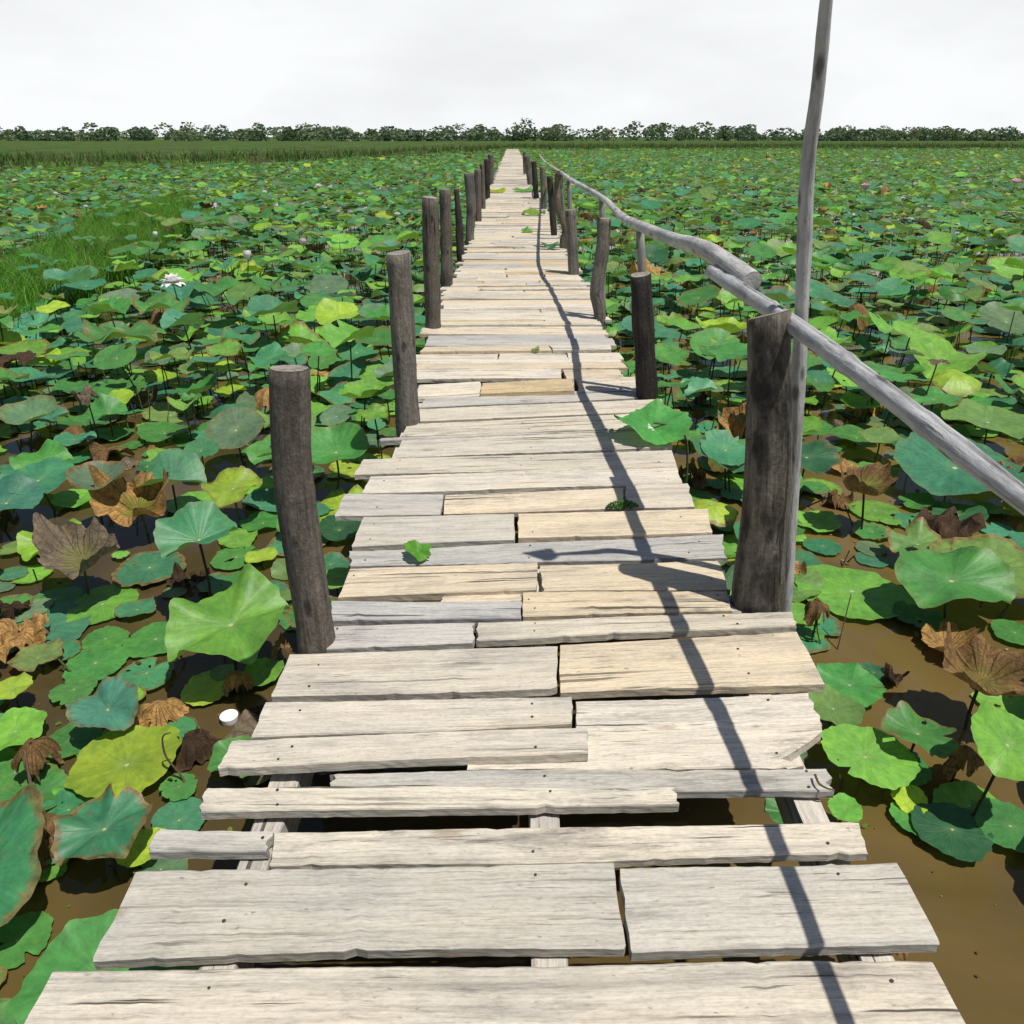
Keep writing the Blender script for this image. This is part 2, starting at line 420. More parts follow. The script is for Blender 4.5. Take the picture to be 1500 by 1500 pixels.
# ------------------------------------------------------------------ tubes
def tube_geo(path, radii, n=10, seed=0, rough=0.0, groove=None, slant=(0, 0), cap=True, flute=0.0):
    rs = np.random.RandomState(seed)
    P = np.asarray(path, float); R = np.asarray(radii, float); m = len(P)
    T = np.gradient(P, axis=0); T /= np.linalg.norm(T, axis=1)[:, None]
    ref = np.array([0, 1.0, 0]) if abs(T[0][2]) > .7 else np.array([0, 0, 1.0])
    th = np.linspace(0, 2*PI, n, endpoint=False)
    s = np.concatenate([[0], np.cumsum(np.linalg.norm(np.diff(P, axis=0), axis=1))])
    f1 = fourier(rs, 5, 1, 9); f2 = fourier(rs, 6, 2, 22)
    ph = rs.uniform(0, 6.28, 4)
    V = np.zeros((m, n, 3)); G = np.zeros((m, n, 3))
    for i in range(m):
        X = np.cross(ref, T[i]); X /= np.linalg.norm(X); Y = np.cross(T[i], X)
        rr = R[i]*np.ones(n)
        if rough:
            rr *= 1 + rough*(f1(s[i]*3+ph[0])*.8 + .9*np.sin(2*th+ph[1]+s[i]*1.4)*f2(s[i]+3) + .6*np.sin(3*th+ph[2]-s[i]*2) + .5*np.sin(5*th+ph[3]+s[i])*f1(s[i]*2.2+1))
            rr *= 1 + rough*.25*rs.uniform(-1, 1, n)
        if flute: rr *= 1 + flute*np.sin(7*th+ph[2])
        if groove is not None:
            d = np.abs((th-groove+PI) % (2*PI)-PI)
            rr *= 1 - .62*np.exp(-(d/.15)**2)
        V[i] = P[i] + rr[:, None]*(np.cos(th)[:, None]*X + np.sin(th)[:, None]*Y)
        G[i, :, 0] = rr*np.cos(th)+seed*.37 % 7; G[i, :, 1] = rr*np.sin(th)+seed*.11 % 3; G[i, :, 2] = s[i]+seed*.77 % 11
    V[-1, :, 2] += (V[-1, :, 0]-P[-1][0])*slant[0] + (V[-1, :, 1]-P[-1][1])*slant[1]
    idx = np.arange(m*n).reshape(m, n)
    F_ = []
    for i in range(m-1):
        for j in range(n):
            k = (j+1) % n
            F_.append((idx[i, j], idx[i, k], idx[i+1, k], idx[i+1, j]))
    Vv = V.reshape(-1, 3); Gv = G.reshape(-1, 3)
    if cap:
        # end grain: a smaller ring lets the edge keep a crisp turn
        for e, last in ((m-1, True), (0, False)):
            ring = V[e].mean(0) + (V[e]-V[e].mean(0))*.93
            if last: ring[:, 2] += R[e]*.03
            b = len(Vv); Vv = np.vstack([Vv, ring]); Gv = np.vstack([Gv, G[e]*.93])
            for j in range(n):
                k = (j+1) % n
                F_.append((idx[e, j], idx[e, k], b+k, b+j) if last else (idx[e, k], idx[e, j], b+j, b+k))
            F_.append(tuple(range(b, b+n)) if last else tuple(range(b+n-1, b-1, -1)))
    return Vv, F_, Gv

def bez(pts, n):
    """smooth curve through pts (Catmull-Rom)"""
    P = [np.array(p, float) for p in pts]
    P = [2*P[0]-P[1]] + P + [2*P[-1]-P[-2]]
    out = []
    segs = len(P)-3
    for k in range(segs):
        p0, p1, p2, p3 = P[k:k+4]
        m = max(2, n//segs)
        for t in np.linspace(0, 1, m, endpoint=(k == segs-1)):
            out.append(.5*((2*p1)+(-p0+p2)*t+(2*p0-5*p1+4*p2-p3)*t*t+(-p0+3*p1-3*p2+p3)*t**3))
    return np.array(out)

# ------------------------------------------------------------------ water and land
def grid_sheet(xs, ys, zf):
    X, Y = np.meshgrid(xs, ys); Z = zf(X, Y)
    V = np.stack([X, Y, Z], -1).reshape(-1, 3)
    n, m = len(xs), len(ys)
    i = np.arange(n*m).reshape(m, n)
    return V, np.stack([i[:-1, :-1], i[:-1, 1:], i[1:, 1:], i[1:, :-1]], -1).reshape(-1, 4)

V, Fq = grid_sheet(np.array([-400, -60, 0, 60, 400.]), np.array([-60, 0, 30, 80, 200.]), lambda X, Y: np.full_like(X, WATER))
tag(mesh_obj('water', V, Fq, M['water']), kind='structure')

def bank_edge(x):
    return np.where(x < -14, np.clip(49+1.04*(x+18), 30, 60), 53.2+np.clip(x+14, 0, 14)*3.9) + .10*np.clip(x, 0, 40) + .9*np.sin(x*.21) + .5*np.sin(x*.63+1)
xs = np.concatenate([np.linspace(-1800, -120, 10)[:-1], np.linspace(-120, 120, 161), np.linspace(120, 1800, 10)[1:]])
offs = np.array([-2, 0, .6, 1.4, 2.6, 4, 6, 9, 14, 25, 50, 120, 400, 2500.])
hgts = np.array([-.9, -.52, -.25, -.02, .1, .16, .2, .22, .24, .25, .25, .2, 0, 0.])
X, O = np.meshgrid(xs, offs); H = np.meshgrid(xs, hgts)[1]
edge = np.maximum(bank_edge(X), 24)
Y = edge + O
fx = fourier(np.random.RandomState(3), 6, .2, 1.4)
Z = H + np.where((O > .3) & (O < 60), .10*fx(X+Y*.6), 0)
V = np.stack([X, Y, Z], -1).reshape(-1, 3)
i = np.arange(X.size).reshape(X.shape)
Fq = np.stack([i[:-1, :-1], i[:-1, 1:], i[1:, 1:], i[1:, :-1]], -1).reshape(-1, 4)
tag(mesh_obj('ground', V, Fq, M['bank']), kind='structure')

# ------------------------------------------------------------------ boardwalk
GREY = (.46, .438, .395); PALE = (.555, .505, .42); TAN = (.575, .49, .365); WARM = (.51, .40, .25); SLATE = (.40, .39, .375)

def plank_geo(c, z, th, seed, tint, jag=.004, broken=0.0, nails=True):
    """c: four (x,y) top corners, far-left, far-right, near-right, near-left"""
    rs = np.random.RandomState(seed)
    FL, FR, NR, NL = [np.array(p, float) for p in c]
    L = np.linalg.norm((FR-FL+NR-NL)/2)
    n = max(8, int(L/.022))
    t = np.linspace(0, 1, n)
    far = FL[None]+(FR-FL)[None]*t[:, None]; near = NL[None]+(NR-NL)[None]*t[:, None]
    e1, e2 = fourier(rs, 5, 1.5, 9), fourier(rs, 5, 1.5, 9)
    d = near-far; wd = np.linalg.norm(d, axis=1)[:, None]; d = d/wd
    chip1 = np.where(rs.uniform(0, 1, n) < .05, rs.uniform(0, .004, n), 0); chip2 = np.where(rs.uniform(0, 1, n) < .06, rs.uniform(0, .006, n), 0)
    far = far + d*(.0035*e1(t*L)+chip1+.0009*rs.uniform(-1, 1, n))[:, None]
    near = near - d*(.0045*e2(t*L)+chip2+.0009*rs.uniform(-1, 1, n))[:, None]
    warp = fourier(rs, 3, .8, 3); cup = rs.uniform(-.004, .003)
    zt = z + .004*warp(t*L)
    # section: across fraction, height (0 top .. -1 bottom)
    top = [(0, -.14), (.025, 0), (.2, 0), (.4, 0), (.6, 0), (.8, 0), (.975, 0), (1, -.14)]
    prof = top + [(1, -.55)] + [(a, -1) for a, h in top[::-1]] + [(0, -.55)]
    k = len(prof)
    V = np.zeros((n, k, 3)); G = np.zeros((n, k, 3))
    off = rs.uniform(0, 40, 3)
    for j, (a, h) in enumerate(prof):
        p = far*(1-a)+near*a
        V[:, j, :2] = p
        V[:, j, 2] = zt + h*th + (cup*math.sin(PI*a) if h == 0 else 0) + (.0008*rs.uniform(-1, 1, n) if h == 0 else 0)
        if h in (-.55, -1) and a in (0, 1): V[:, j, :2] += d*((-1 if a else 1)*rs.uniform(0, .0012, n))[:, None]
        G[:, j, 0] = t*L+off[0]; G[:, j, 1] = a*wd[:, 0]+off[1]; G[:, j, 2] = h*th+off[2]
    u = (FR-FL)/np.linalg.norm(FR-FL)
    for e, sgn in ((0, 1), (n-1, -1)):
        jf = rs.uniform(0, jag, 8); jj = np.concatenate([jf, [jf[-1]], jf[::-1]*.9, [jf[0]]])
        V[e, :, :2] += u[None]*(sgn*jj)[:, None]
        if broken and e:
            bf = np.array([.0, .03, .0, .30, .62, 1.0, .50, .85]); pb = np.concatenate([bf, [.85], bf[::-1], [0]])
            for q in range(9):
                V[n-1-q, :, :2] -= u[None]*(pb*broken*(1-q/9))[:, None]
    Vv = V.reshape(-1, 3); Gv = G.reshape(-1, 3)
    i = np.arange(n*k).reshape(n, k)
    Fc = []
    for a in range(n-1):
        for b in range(k):
            b2 = (b+1) % k
            Fc.append((i[a, b], i[a, b2], i[a+1, b2], i[a+1, b]))
    # the two sawn ends, as strips so they stay clean
    for e, fl in ((0, True), (n-1, False)):
        for b in range(7):
            q = (i[e, b], i[e, b+1], i[e, 15-b], i[e, 16-b])
            Fc.append(q[::-1] if fl else q)
        for q in ((i[e, 7], i[e, 8], i[e, 9]), (i[e, 0], i[e, 16], i[e, 17])):
            Fc.append(q[::-1] if fl else q)
    mi = [0]*len(Fc)
    if nails:
        for nx in NAILX:
            for f in (.25, .72):
                # nail heads over the stringers
                xf = (nx - (FL[0]+NL[0])/2) / max(.01, ((FR[0]+NR[0])-(FL[0]+NL[0]))/2)
                if not .03 < xf < .97 or rs.uniform() < .35: continue
                xf += rs.uniform(-.02, .02); ff = f+rs.uniform(-.1, .1)
                A = FL*(1-xf)+FR*xf; B = NL*(1-xf)+NR*xf; p = A*(1-ff)+B*ff
                zz = z + .004*warp(xf*L) + cup*math.sin(PI*ff)+.0026
                b = len(Vv); th_ = np.linspace(0, 2*PI, 7)[:-1]; r = rs.uniform(.0028, .0042)
                ring = np.stack([p[0]+r*np.cos(th_), p[1]+r*np.sin(th_), np.full(6, zz)], 1)
                Vv = np.vstack([Vv, ring]); Gv = np.vstack([Gv, np.zeros((6, 3))])
                Fc.append(tuple(range(b, b+6))); mi.append(1)
    T = np.tile(np.array([*tint, float(np.clip(rs.lognormal(0, .45), .35, 2.2))]), (len(Vv), 1))
    return Vv, Fc, Gv, T, mi

NAILX = (-.56, .07, .70)
# traced from the photograph: far-left, far-right, near-right, near-left (all on the deck plane), raise, colour, thickness
PL = [
 ((230,1213),(403,1217),(400,1245),(210,1246), 0, GREY),
 ((399,1219),(1258,1204),(1274,1252),(394,1268), .006, PALE),
 ((300,1155),(991,1153),(996,1179),(289,1190), .004, PALE),
 ((483,1134),(1218,1123),(1226,1158),(471,1162), .002, GREY),
 ((338,1085),(861,1066),(864,1103),(317,1124), .026, PALE),
 ((388,1027),(839,1021),(840,1060),(366,1080), .006, PALE),
 ((842,1027),(1185,1013),(1206,1057),(842,1073), .001, PALE),
 ((690,1076),(1206,1059),(1212,1120),(681,1131), -.003, PALE),
 ((425,957),(817,945),(818,1007),(395,1019), .006, PALE),
 ((819,944),(1168,923),(1208,998),(819,1014), .002, TAN),
 ((477,919),(696,913),(696,941),(467,952), .001, GREY),
 ((697,910),(1161,896),(1169,918),(697,936), .008, PALE),
 ((486,881),(765,880),(764,904),(482,909), .003, SLATE),
 ((765,868),(1066,864),(1073,893),(765,902), .007, TAN),
 ((1064,872),(1083,869),(1088,895),(1066,896), -.008, GREY),
 ((645,873),(766,867),(766,880),(645,883), -.010, TAN),
 ((513,832),(788,821),(788,861),(495,873), .012, TAN),
 ((790,827),(1055,819),(1071,861),(789,865), .003, TAN),
 ((509,807),(1060,782),(1067,816),(507,829), .0, SLATE),
 ((530,757),(756,753),(757,790),(513,800), .006, GREY),
 ((758,752),(1037,745),(1044,779),(758,787), .010, TAN),
 ((505,722),(651,723),(646,752),(489,755), .004, GREY),
 ((652,725),(914,713),(914,743),(648,752), .001, TAN),
 ((915,711),(1009,708),(1018,741),(915,743), .005, PALE),
 ((542,697),(992,684),(1000,707),(529,722), .003, PALE),
 ((532,673),(985,658),(992,682),(518,695), .005, PALE),
 ((588,643),(980,630),(985,655),(580,669), .003, PALE),
 ((555,641),(900,626),(900,630),(555,645), .010, GREY),
 ((597,621),(972,604),(980,627),(588,638), .0, PALE),
 ((615,599),(970,583),(974,600),(606,617), .006, PALE),
 ((623,583),(933,568),(936,582),(613,597), .0, GREY),
 ((613,562),(705,558),(704,579),(609,582), .004, PALE),
 ((706,562),(840,555),(842,572),(703,577), .020, WARM),
 ((706,560),(842,554),(842,573),(703,580), -.004, GREY),
 ((843,555),(934,550),(936,566),(843,572), .003, PALE),
]
planks = []
for k, p in enumerate(PL):
    c = [at(x, y, p[4])[:2] for x, y in p[:4]]
    planks.append((c, p[4], p[5], 100+k))
# one more pair of rows towards the viewer, below the photograph's edge
rs = np.random.RandomState(21)
y1 = at(750, 1262, 0)[1]
for xa, xb, d, dep in ((-.80, .22, 1.10, .19), (.225, .83, 1.10, .185), (-.86, .80, .885, .20), (-.80, .05, .66, .21), (.055, .84, .655, .21), (-.78, .82, .42, .2), (-.8, .8, .19, .2)):
    planks.append((((xa, d-.012), (xb, d+.012), (xb, d-dep+.012), (xa, d-dep-.012)), rs.uniform(0, .006), [GREY, PALE, TAN][rs.randint(3)], rs.randint(9999)))
# farther rows
D = at(750, 556, 0)[1]+.012
END = 104.0
def edges(D):
    return -.655+.03*math.sin(D*.7), .765+.035*math.sin(D*.9+1)
while D < END:
    dep = rs.uniform(.10, .215) if D < 16 else (rs.uniform(.16, .26) if D < 40 else rs.uniform(.25, .4))
    l, r = edges(D)
    l += rs.uniform(-.055, .05); r += rs.uniform(-.05, .055)
    tilt = rs.uniform(.012, .05)
    gap = rs.choice([.003, .006, .012, .028], p=[.4, .35, .2, .05])
    cuts = [l, r]
    u = rs.uniform()
    if u < .42: cuts = [l, rs.uniform(-.35, .45), r]
    elif u < .5: cuts = [l, rs.uniform(-.4, -.05), rs.uniform(.15, .5), r]
    for a, b in zip(cuts[:-1], cuts[1:]):
        zz = rs.uniform(-.002, .009) if rs.uniform() > .08 else rs.uniform(.016, .024)
        ta = tilt*(a-l)/(r-l)-tilt/2; tb = tilt*(b-l)/(r-l)-tilt/2
        sk = rs.uniform(-.008, .008)
        col = [PALE, GREY, TAN, SLATE, WARM][rs.choice(5, p=[.46, .22, .2, .06, .06])]
        planks.append((((a+.002, D+dep+ta), (b-.002, D+dep+tb+sk), (b-.002+rs.uniform(-.02, .03), D+tb+sk), (a+.002+rs.uniform(-.03, .02), D+ta)), zz, col, rs.randint(99999)))
    D += dep+gap

def plank_px(p):
    pts = [project((x, max(y, .1), p[1])) for x, y in p[0]]
    xs_ = [q[0] for q in pts]; ys_ = [q[1] for q in pts]
    return (max(xs_)-min(xs_))*(max(ys_)-min(ys_)) if min(ys_) < 1500 else 0
order = sorted(range(len(planks)), key=lambda k: -plank_px(planks[k]))
near_set = set(order[:98])
bw = empty('boardwalk', (0, 2.2, 0))
tag(bw, 'long weathered plank boardwalk with uneven ends running through the lotus pond', 'boardwalk')
acc = [[], [], [], [], []]
base = 0
for k, (c, z, col, seed) in enumerate(planks):
    r2 = np.random.RandomState(seed)
    wm = r2.uniform(-.012, .03)
    tint = np.array(col)*r2.uniform(.92, 1.08)*np.array([1+wm*.6, 1+wm*.25, 1-wm*1.2])
    th = r2.uniform(.024, .032)
    Vp, Fp, Gp, Tp, mi = plank_geo(c, z, th, seed, tint, broken=.11 if k == 7 else 0, jag=float(r2.choice([.006, .012, .022], p=[.5, .3, .2])))
    if k in near_set:
        mesh_obj('plank', Vp, Fp, [M['plank'], M['nail']], parent=bw, loc=(float(np.mean([q[0] for q in c])), float(np.mean([q[1] for q in c])), 0), tint=Tp, gco=Gp, mi=mi, smooth=False)
    else:
        acc[0].append(Vp); acc[1] += [tuple(q+base for q in f) for f in Fp]; acc[2].append(Gp); acc[3].append(Tp); acc[4] += mi
        base += len(Vp)
tag(mesh_obj('plank', np.vstack(acc[0]), acc[1], [M['plank'], M['nail']], parent=bw, loc=(0, 20, 0), tint=np.vstack(acc[3]), gco=np.vstack(acc[2]), mi=acc[4], smooth=False), kind='stuff')

def beam(name, a, b, wdt, hgt, ztop, seed):
    """a squared timber from a to b"""
    a = np.array(a); b = np.array(b); u = (b-a)/np.linalg.norm(b-a); nrm = np.array([-u[1], u[0]])
    L = np.linalg.norm(b-a); n = int(L/.12)+2; t = np.linspace(0, 1, n)
    r2 = np.random.RandomState(seed)
    pr = [(-.5, -1), (-.5, -.05), (-.45, 0), (.45, 0), (.5, -.05), (.5, -1)]
    Vb = np.zeros((n, 6, 3)); Gb = np.zeros((n, 6, 3))
    for j, (q, h) in enumerate(pr):
        p = a[None]+(b-a)[None]*t[:, None]+nrm[None]*(q*wdt+r2.uniform(-.003, .003, n))[:, None]
        Vb[:, j, :2] = p; Vb[:, j, 2] = ztop+h*hgt
        Gb[:, j] = np.stack([t*L+seed, np.full(n, q*wdt), np.full(n, h*hgt)], 1)
    i = np.arange(n*6).reshape(n, 6); Fb = []
    for x in range(n-1):
        for y in range(6):
            Fb.append((i[x, y], i[x+1, y], i[x+1, (y+1) % 6], i[x, (y+1) % 6]))
    Fb.append(tuple(i[0])); Fb.append(tuple(i[-1][::-1]))
    o = mesh_obj(name, Vb.reshape(-1, 3), Fb, M['plank'], parent=bw, loc=(float((a[0]+b[0])/2), float((a[1]+b[1])/2), ztop), tint=np.array([.50, .47, .42, 1]), gco=Gb.reshape(-1, 3), smooth=False)
    return o
for k, x in enumerate((-.57, .075, .715)):
    beam('stringer', (x, -.4), (x*.93, 104), .07, .10, -.036, 31+k)

# ------------------------------------------------------------------ posts
def post(base_px, top_px, wb, wt, tint, burn, label, mids=(), slant=(0, 0), seed=0, rough=.06, n=22, flute=0):
    B = at(base_px[0], base_px[1], 0); D = B[1]
    T = at_depth(top_px[0], top_px[1], D)
    zb = project(B)[2]; zt = project(T)[2]
    rb = wb*zb/F/2; rt = wt*zt/F/2
    off = Vector((0, rb*.9, 0)); B = B+off; T = T+off; D = B[1]
    pts = [B-(T-B)*((.85)/max(.3, T[2]))]
    pts += [B] + [at_depth(mx, my, D) for mx, my in mids] + [T]
    m = 34
    path = bez(pts, m)
    f = np.linspace(-.6, 1, len(path)); rad = np.where(f < 0, rb*1.04, rb+(rt-rb)*f)
    Vt, Ft, Gt = tube_geo(path, rad, n, seed, rough, slant=slant, flute=flute)
    mi = np.zeros(len(Ft), int); mi[len(Ft)-n-2] = 1
    o = mesh_obj('wooden_post', Vt, Ft, [M['post'], M['sawn']], mi=mi, loc=tuple(B-Vector((0, 0, .5))), tint=np.array([*tint, burn]), gco=Gt)
    tag(o, label, 'post', 'posts along the boardwalk')
    # keep the sawn top crisp
    me = o.data; fl = np.full(len(me.polygons), True); fl[-(2*n+2):] = False
    me.polygons.foreach_set('use_smooth', fl)
    POSTS.append((B[0], B[1]))
    return o
POSTS = []
LP = (.135, .118, .100); GP = (.165, .152, .135); DP = (.05, .044, .038)
post((457, 955), (416, 548), 54, 60, LP, .25, 'thick grey brown post nearest the viewer on the left, leaning outward', slant=(.05, -.1), seed=1, mids=((432, 720),))
post((595, 624), (582, 373), 34, 37, GP, .15, 'second post on the left side, flat pale top with a vertical crack', slant=(.08, .05), seed=2)
post((634, 482), (629, 290), 24, 25, LP, .2, 'third post on the left side, tall straight brown grey with rough top', slant=(-.1, .05), seed=3)
post((654, 419), (651, 278), 18, 17, LP, .45, 'fourth post on the left side with a dark stained base', seed=4, rough=.08)
post((674, 373), (668, 277), 12, 8, DP, .3, 'thin crooked dark post, fifth on the left side', mids=((672, 325),), seed=5, rough=.1)
post((688, 352), (686, 254), 13, 15, GP, .4, 'sixth post on the left side, thick grey with a dark foot', mids=((690, 300),), seed=6)
post((701, 325), (699, 248), 9, 10, LP, .2, 'seventh post on the left side, slim grey brown with dark top', seed=7)
post((708, 306), (706, 240), 7, 7, LP, .5, 'eighth post on the left side, thin and mostly hidden behind others', seed=8)
post((714, 290), (713, 233), 8, 8, DP, .3, 'ninth post on the left side, dark and far along the boardwalk', seed=9, rough=.1)
post((719, 270), (719, 226), 8, 9, LP, .2, 'tenth post on the left side, far off near the vanishing planks', seed=10)
post((1117, 897), (1138, 470), 72, 62, (.145, .130, .108), .95, 'thick burnt grey post nearest the viewer on the right beside the tall pole', slant=(.1, -.25), seed=21, mids=((1124, 700),), rough=.05)
post((950, 584), (940, 405), 32, 31, (.038, .033, .030), .8, 'charred black post with pale cut top, second on the right side', slant=(0, .1), seed=22)
post((880, 469), (886, 321), 18, 21, GP, .1, 'crooked grey post bent in the middle, third on the right side', mids=((874, 425), (883, 365)), seed=23)
post((841, 403), (836, 308), 16, 16, GP, .1, 'fourth post on the right side, straight grey with a flat top', seed=24)
post((825, 364), (820, 250), 10, 12, (.16, .135, .105), .5, 'gnarled knobbly post, fifth on the right side', mids=((828, 335), (817, 300)), seed=25, rough=.16)
post((812, 346), (805, 258), 10, 9, DP, .4, 'sixth post on the right side, dark and leaning left', seed=26)
post((797, 306), (795, 244), 9, 9, GP, .1, 'seventh post on the right side, straight plain grey', seed=27)
post((786, 291), (782, 236), 8, 8, DP, .3, 'eighth post on the right side, dark with a leaning neighbour', seed=28)
post((777, 271), (771, 228), 8, 9, LP, .3, 'ninth post on the right side, far and leaning over the planks', seed=29)
post((769, 255), (768, 222), 5, 5, LP, .2, 'tenth post on the right side, smallest and farthest visible', seed=30)
LPD = [POSTS[k][1] for k in range(10)]; RPD = [POSTS[k][1] for k in range(10, 20)]

# ------------------------------------------------------------------ handrails and the tall pole
RAILC = np.array([.50, .49, .475, .10])
R1, R2, R3, R4, R5 = RPD[:5]
pts = [at_depth(806, 243, RPD[6]+2.5), at_depth(822, 253, R5), at_depth(835, 263, R4), at_depth(856, 275, R4*.5+R3*.5), at_depth(884, 291, R3), at_depth(912, 318, R3*.45+R2*.55),
       at_depth(940, 332, R2), at_depth(985, 350, 3.72), at_depth(1025, 362, 3.28), at_depth(1062, 383, 2.94), at_depth(1102, 412, 2.62)]
far_base = [at_depth(790, 226, 30), at_depth(797, 236, RPD[7])]
path = bez(far_base+pts, 120)
zc = np.array([project(p)[2] for p in path])
rad = np.interp(path[:, 1], [2.6, 3.3, 4.4, 6, 10, 30], [.034, .034, .027, .024, .022, .02])
Vt, Ft, Gt = tube_geo(path, rad, 16, 51, .07)
hr = empty('handrail', (float(path[-1][0]), float(path[-1][1]), 0))
tag(hr, 'wavy bare branch handrail running back along the right posts', 'handrail', 'handrail poles')
mesh_obj('rail', Vt, Ft, M['pole'], parent=hr, loc=tuple(path[-1]), tint=RAILC*np.array([.85, .85, .85, 1]), gco=Gt)
for (bx, by, tx, ty, D, wpx, sd_) in ((944, 470, 937, 334, R2+.09, 13, 61), (882, 380, 882, 290, R3+.1, 9, 62), (836, 350, 833, 264, R4+.1, 7, 63), (826, 330, 821, 254, R5+.15, 5, 64)):
    a = at_depth(bx, by, D); b = at_depth(tx, ty, D)
    a = b + (a-b)*((b[2]+.75)/max(.05, b[2]-a[2]))
    pa = bez([a, a*.5+b*.5+Vector((.006, 0, 0)), b], 16)
    r = wpx*project(b)[2]/F/2
    Vt, Ft, Gt = tube_geo(pa, np.full(len(pa), r), 12, sd_, .06)
    mesh_obj('support', Vt, Ft, M['pole'], parent=hr, loc=tuple(a), tint=np.array([.25, .235, .21, .2]), gco=Gt)

pts = [Vector(v) for v in ((.755,2.95,.945),(.772,2.5,.937),(.79,2.07,.927),(.815,1.6,.90),(.838,1.25,.872),(.842,.9,.858),(.838,.3,.84),(.83,-.8,.82))]
path = bez(pts, 110)
rad = np.interp(path[:, 1], [-.8, .95, 1.3, 2, 2.95], [.014, .0165, .0225, .025, .025])
for kx in (1.42, 1.78, 2.3, 2.72):
    rad *= 1+.14*np.exp(-((path[:, 1]-kx)/.018)**2)
Vt, Ft, Gt = tube_geo(path, rad, 32, 52, .035, groove=1.571)
o = mesh_obj('handrail', Vt, Ft, M['pole'], loc=tuple(path[0]), tint=np.array([.38, .383, .385, .12]), gco=Gt)
tag(o, 'smooth grey split pole handrail resting on the nearest right post', 'handrail', 'handrail poles')

# tall pole: thin, tied beside the first right post, rising out of the picture, with a bent tip
D = R1+.10
pts = [at_depth(1137, 1120, D), at_depth(1150, 893, D), at_depth(1165, 640, D), at_depth(1176, 420, D-.02), at_depth(1183, 250, D-.05)]
b5 = pts[-1]
pts += [b5*.66+Vector((.70, 2.035, 1.87))*.34+Vector((.003, 0, 0)), b5*.33+Vector((.70, 2.035, 1.87))*.67, Vector((.70, 2.035, 1.87))]
path = bez(pts, 90)
rad = np.interp(np.linspace(0, 1, len(path)), [0, .5, .8, 1], [.0225, .020, .016, .010])
tp = empty('tall_pole', tuple(pts[1]))
tag(tp, 'tall thin bleached grey pole standing against the nearest right post', 'pole')
Vt, Ft, Gt = tube_geo(path, rad, 18, 53, .05)
mesh_obj('shaft', Vt, Ft, M['pole'], parent=tp, loc=tuple(pts[1]), tint=np.array([.40, .395, .385, .15]), gco=Gt)
tip = path[-1]
Vt, Ft, Gt = tube_geo(bez([tip+np.array([.012, .0, -.05]), tip+np.array([-.02, .0, .0]), tip+np.array([-.08, -.0, .06])], 14), np.array([.012, .04, .05, .052, .045, .035, .02, .01][:14]) if False else np.interp(np.linspace(0, 1, 14), [0, .3, .6, 1], [.012, .045, .032, .006]), 14, 54, .30)
mesh_obj('knob', Vt, Ft, M['post'], parent=tp, loc=tuple(tip), tint=np.array([.2, .18, .15, .3]), gco=Gt)

# ------------------------------------------------------------------ lotus leaves
COL = dict(teal=(.046, .180, .085), bluish=(.055, .195, .115), green=(.058, .195, .045), bright=(.130, .305, .045), yellow=(.245, .365, .035),
           olive=(.125, .205, .055), dark=(.026, .10, .040), grey=(.105, .175, .095))
CNAME = dict(teal='teal green', bluish='blue green', green='mid green', bright='bright green', yellow='yellow green', olive='olive', dark='dark green', grey='greyish green')
DCOL = dict(brown=(.21, .125, .052), orange=(.38, .225, .08), darkbrown=(.065, .04, .024), greybrown=(.17, .135, .095))

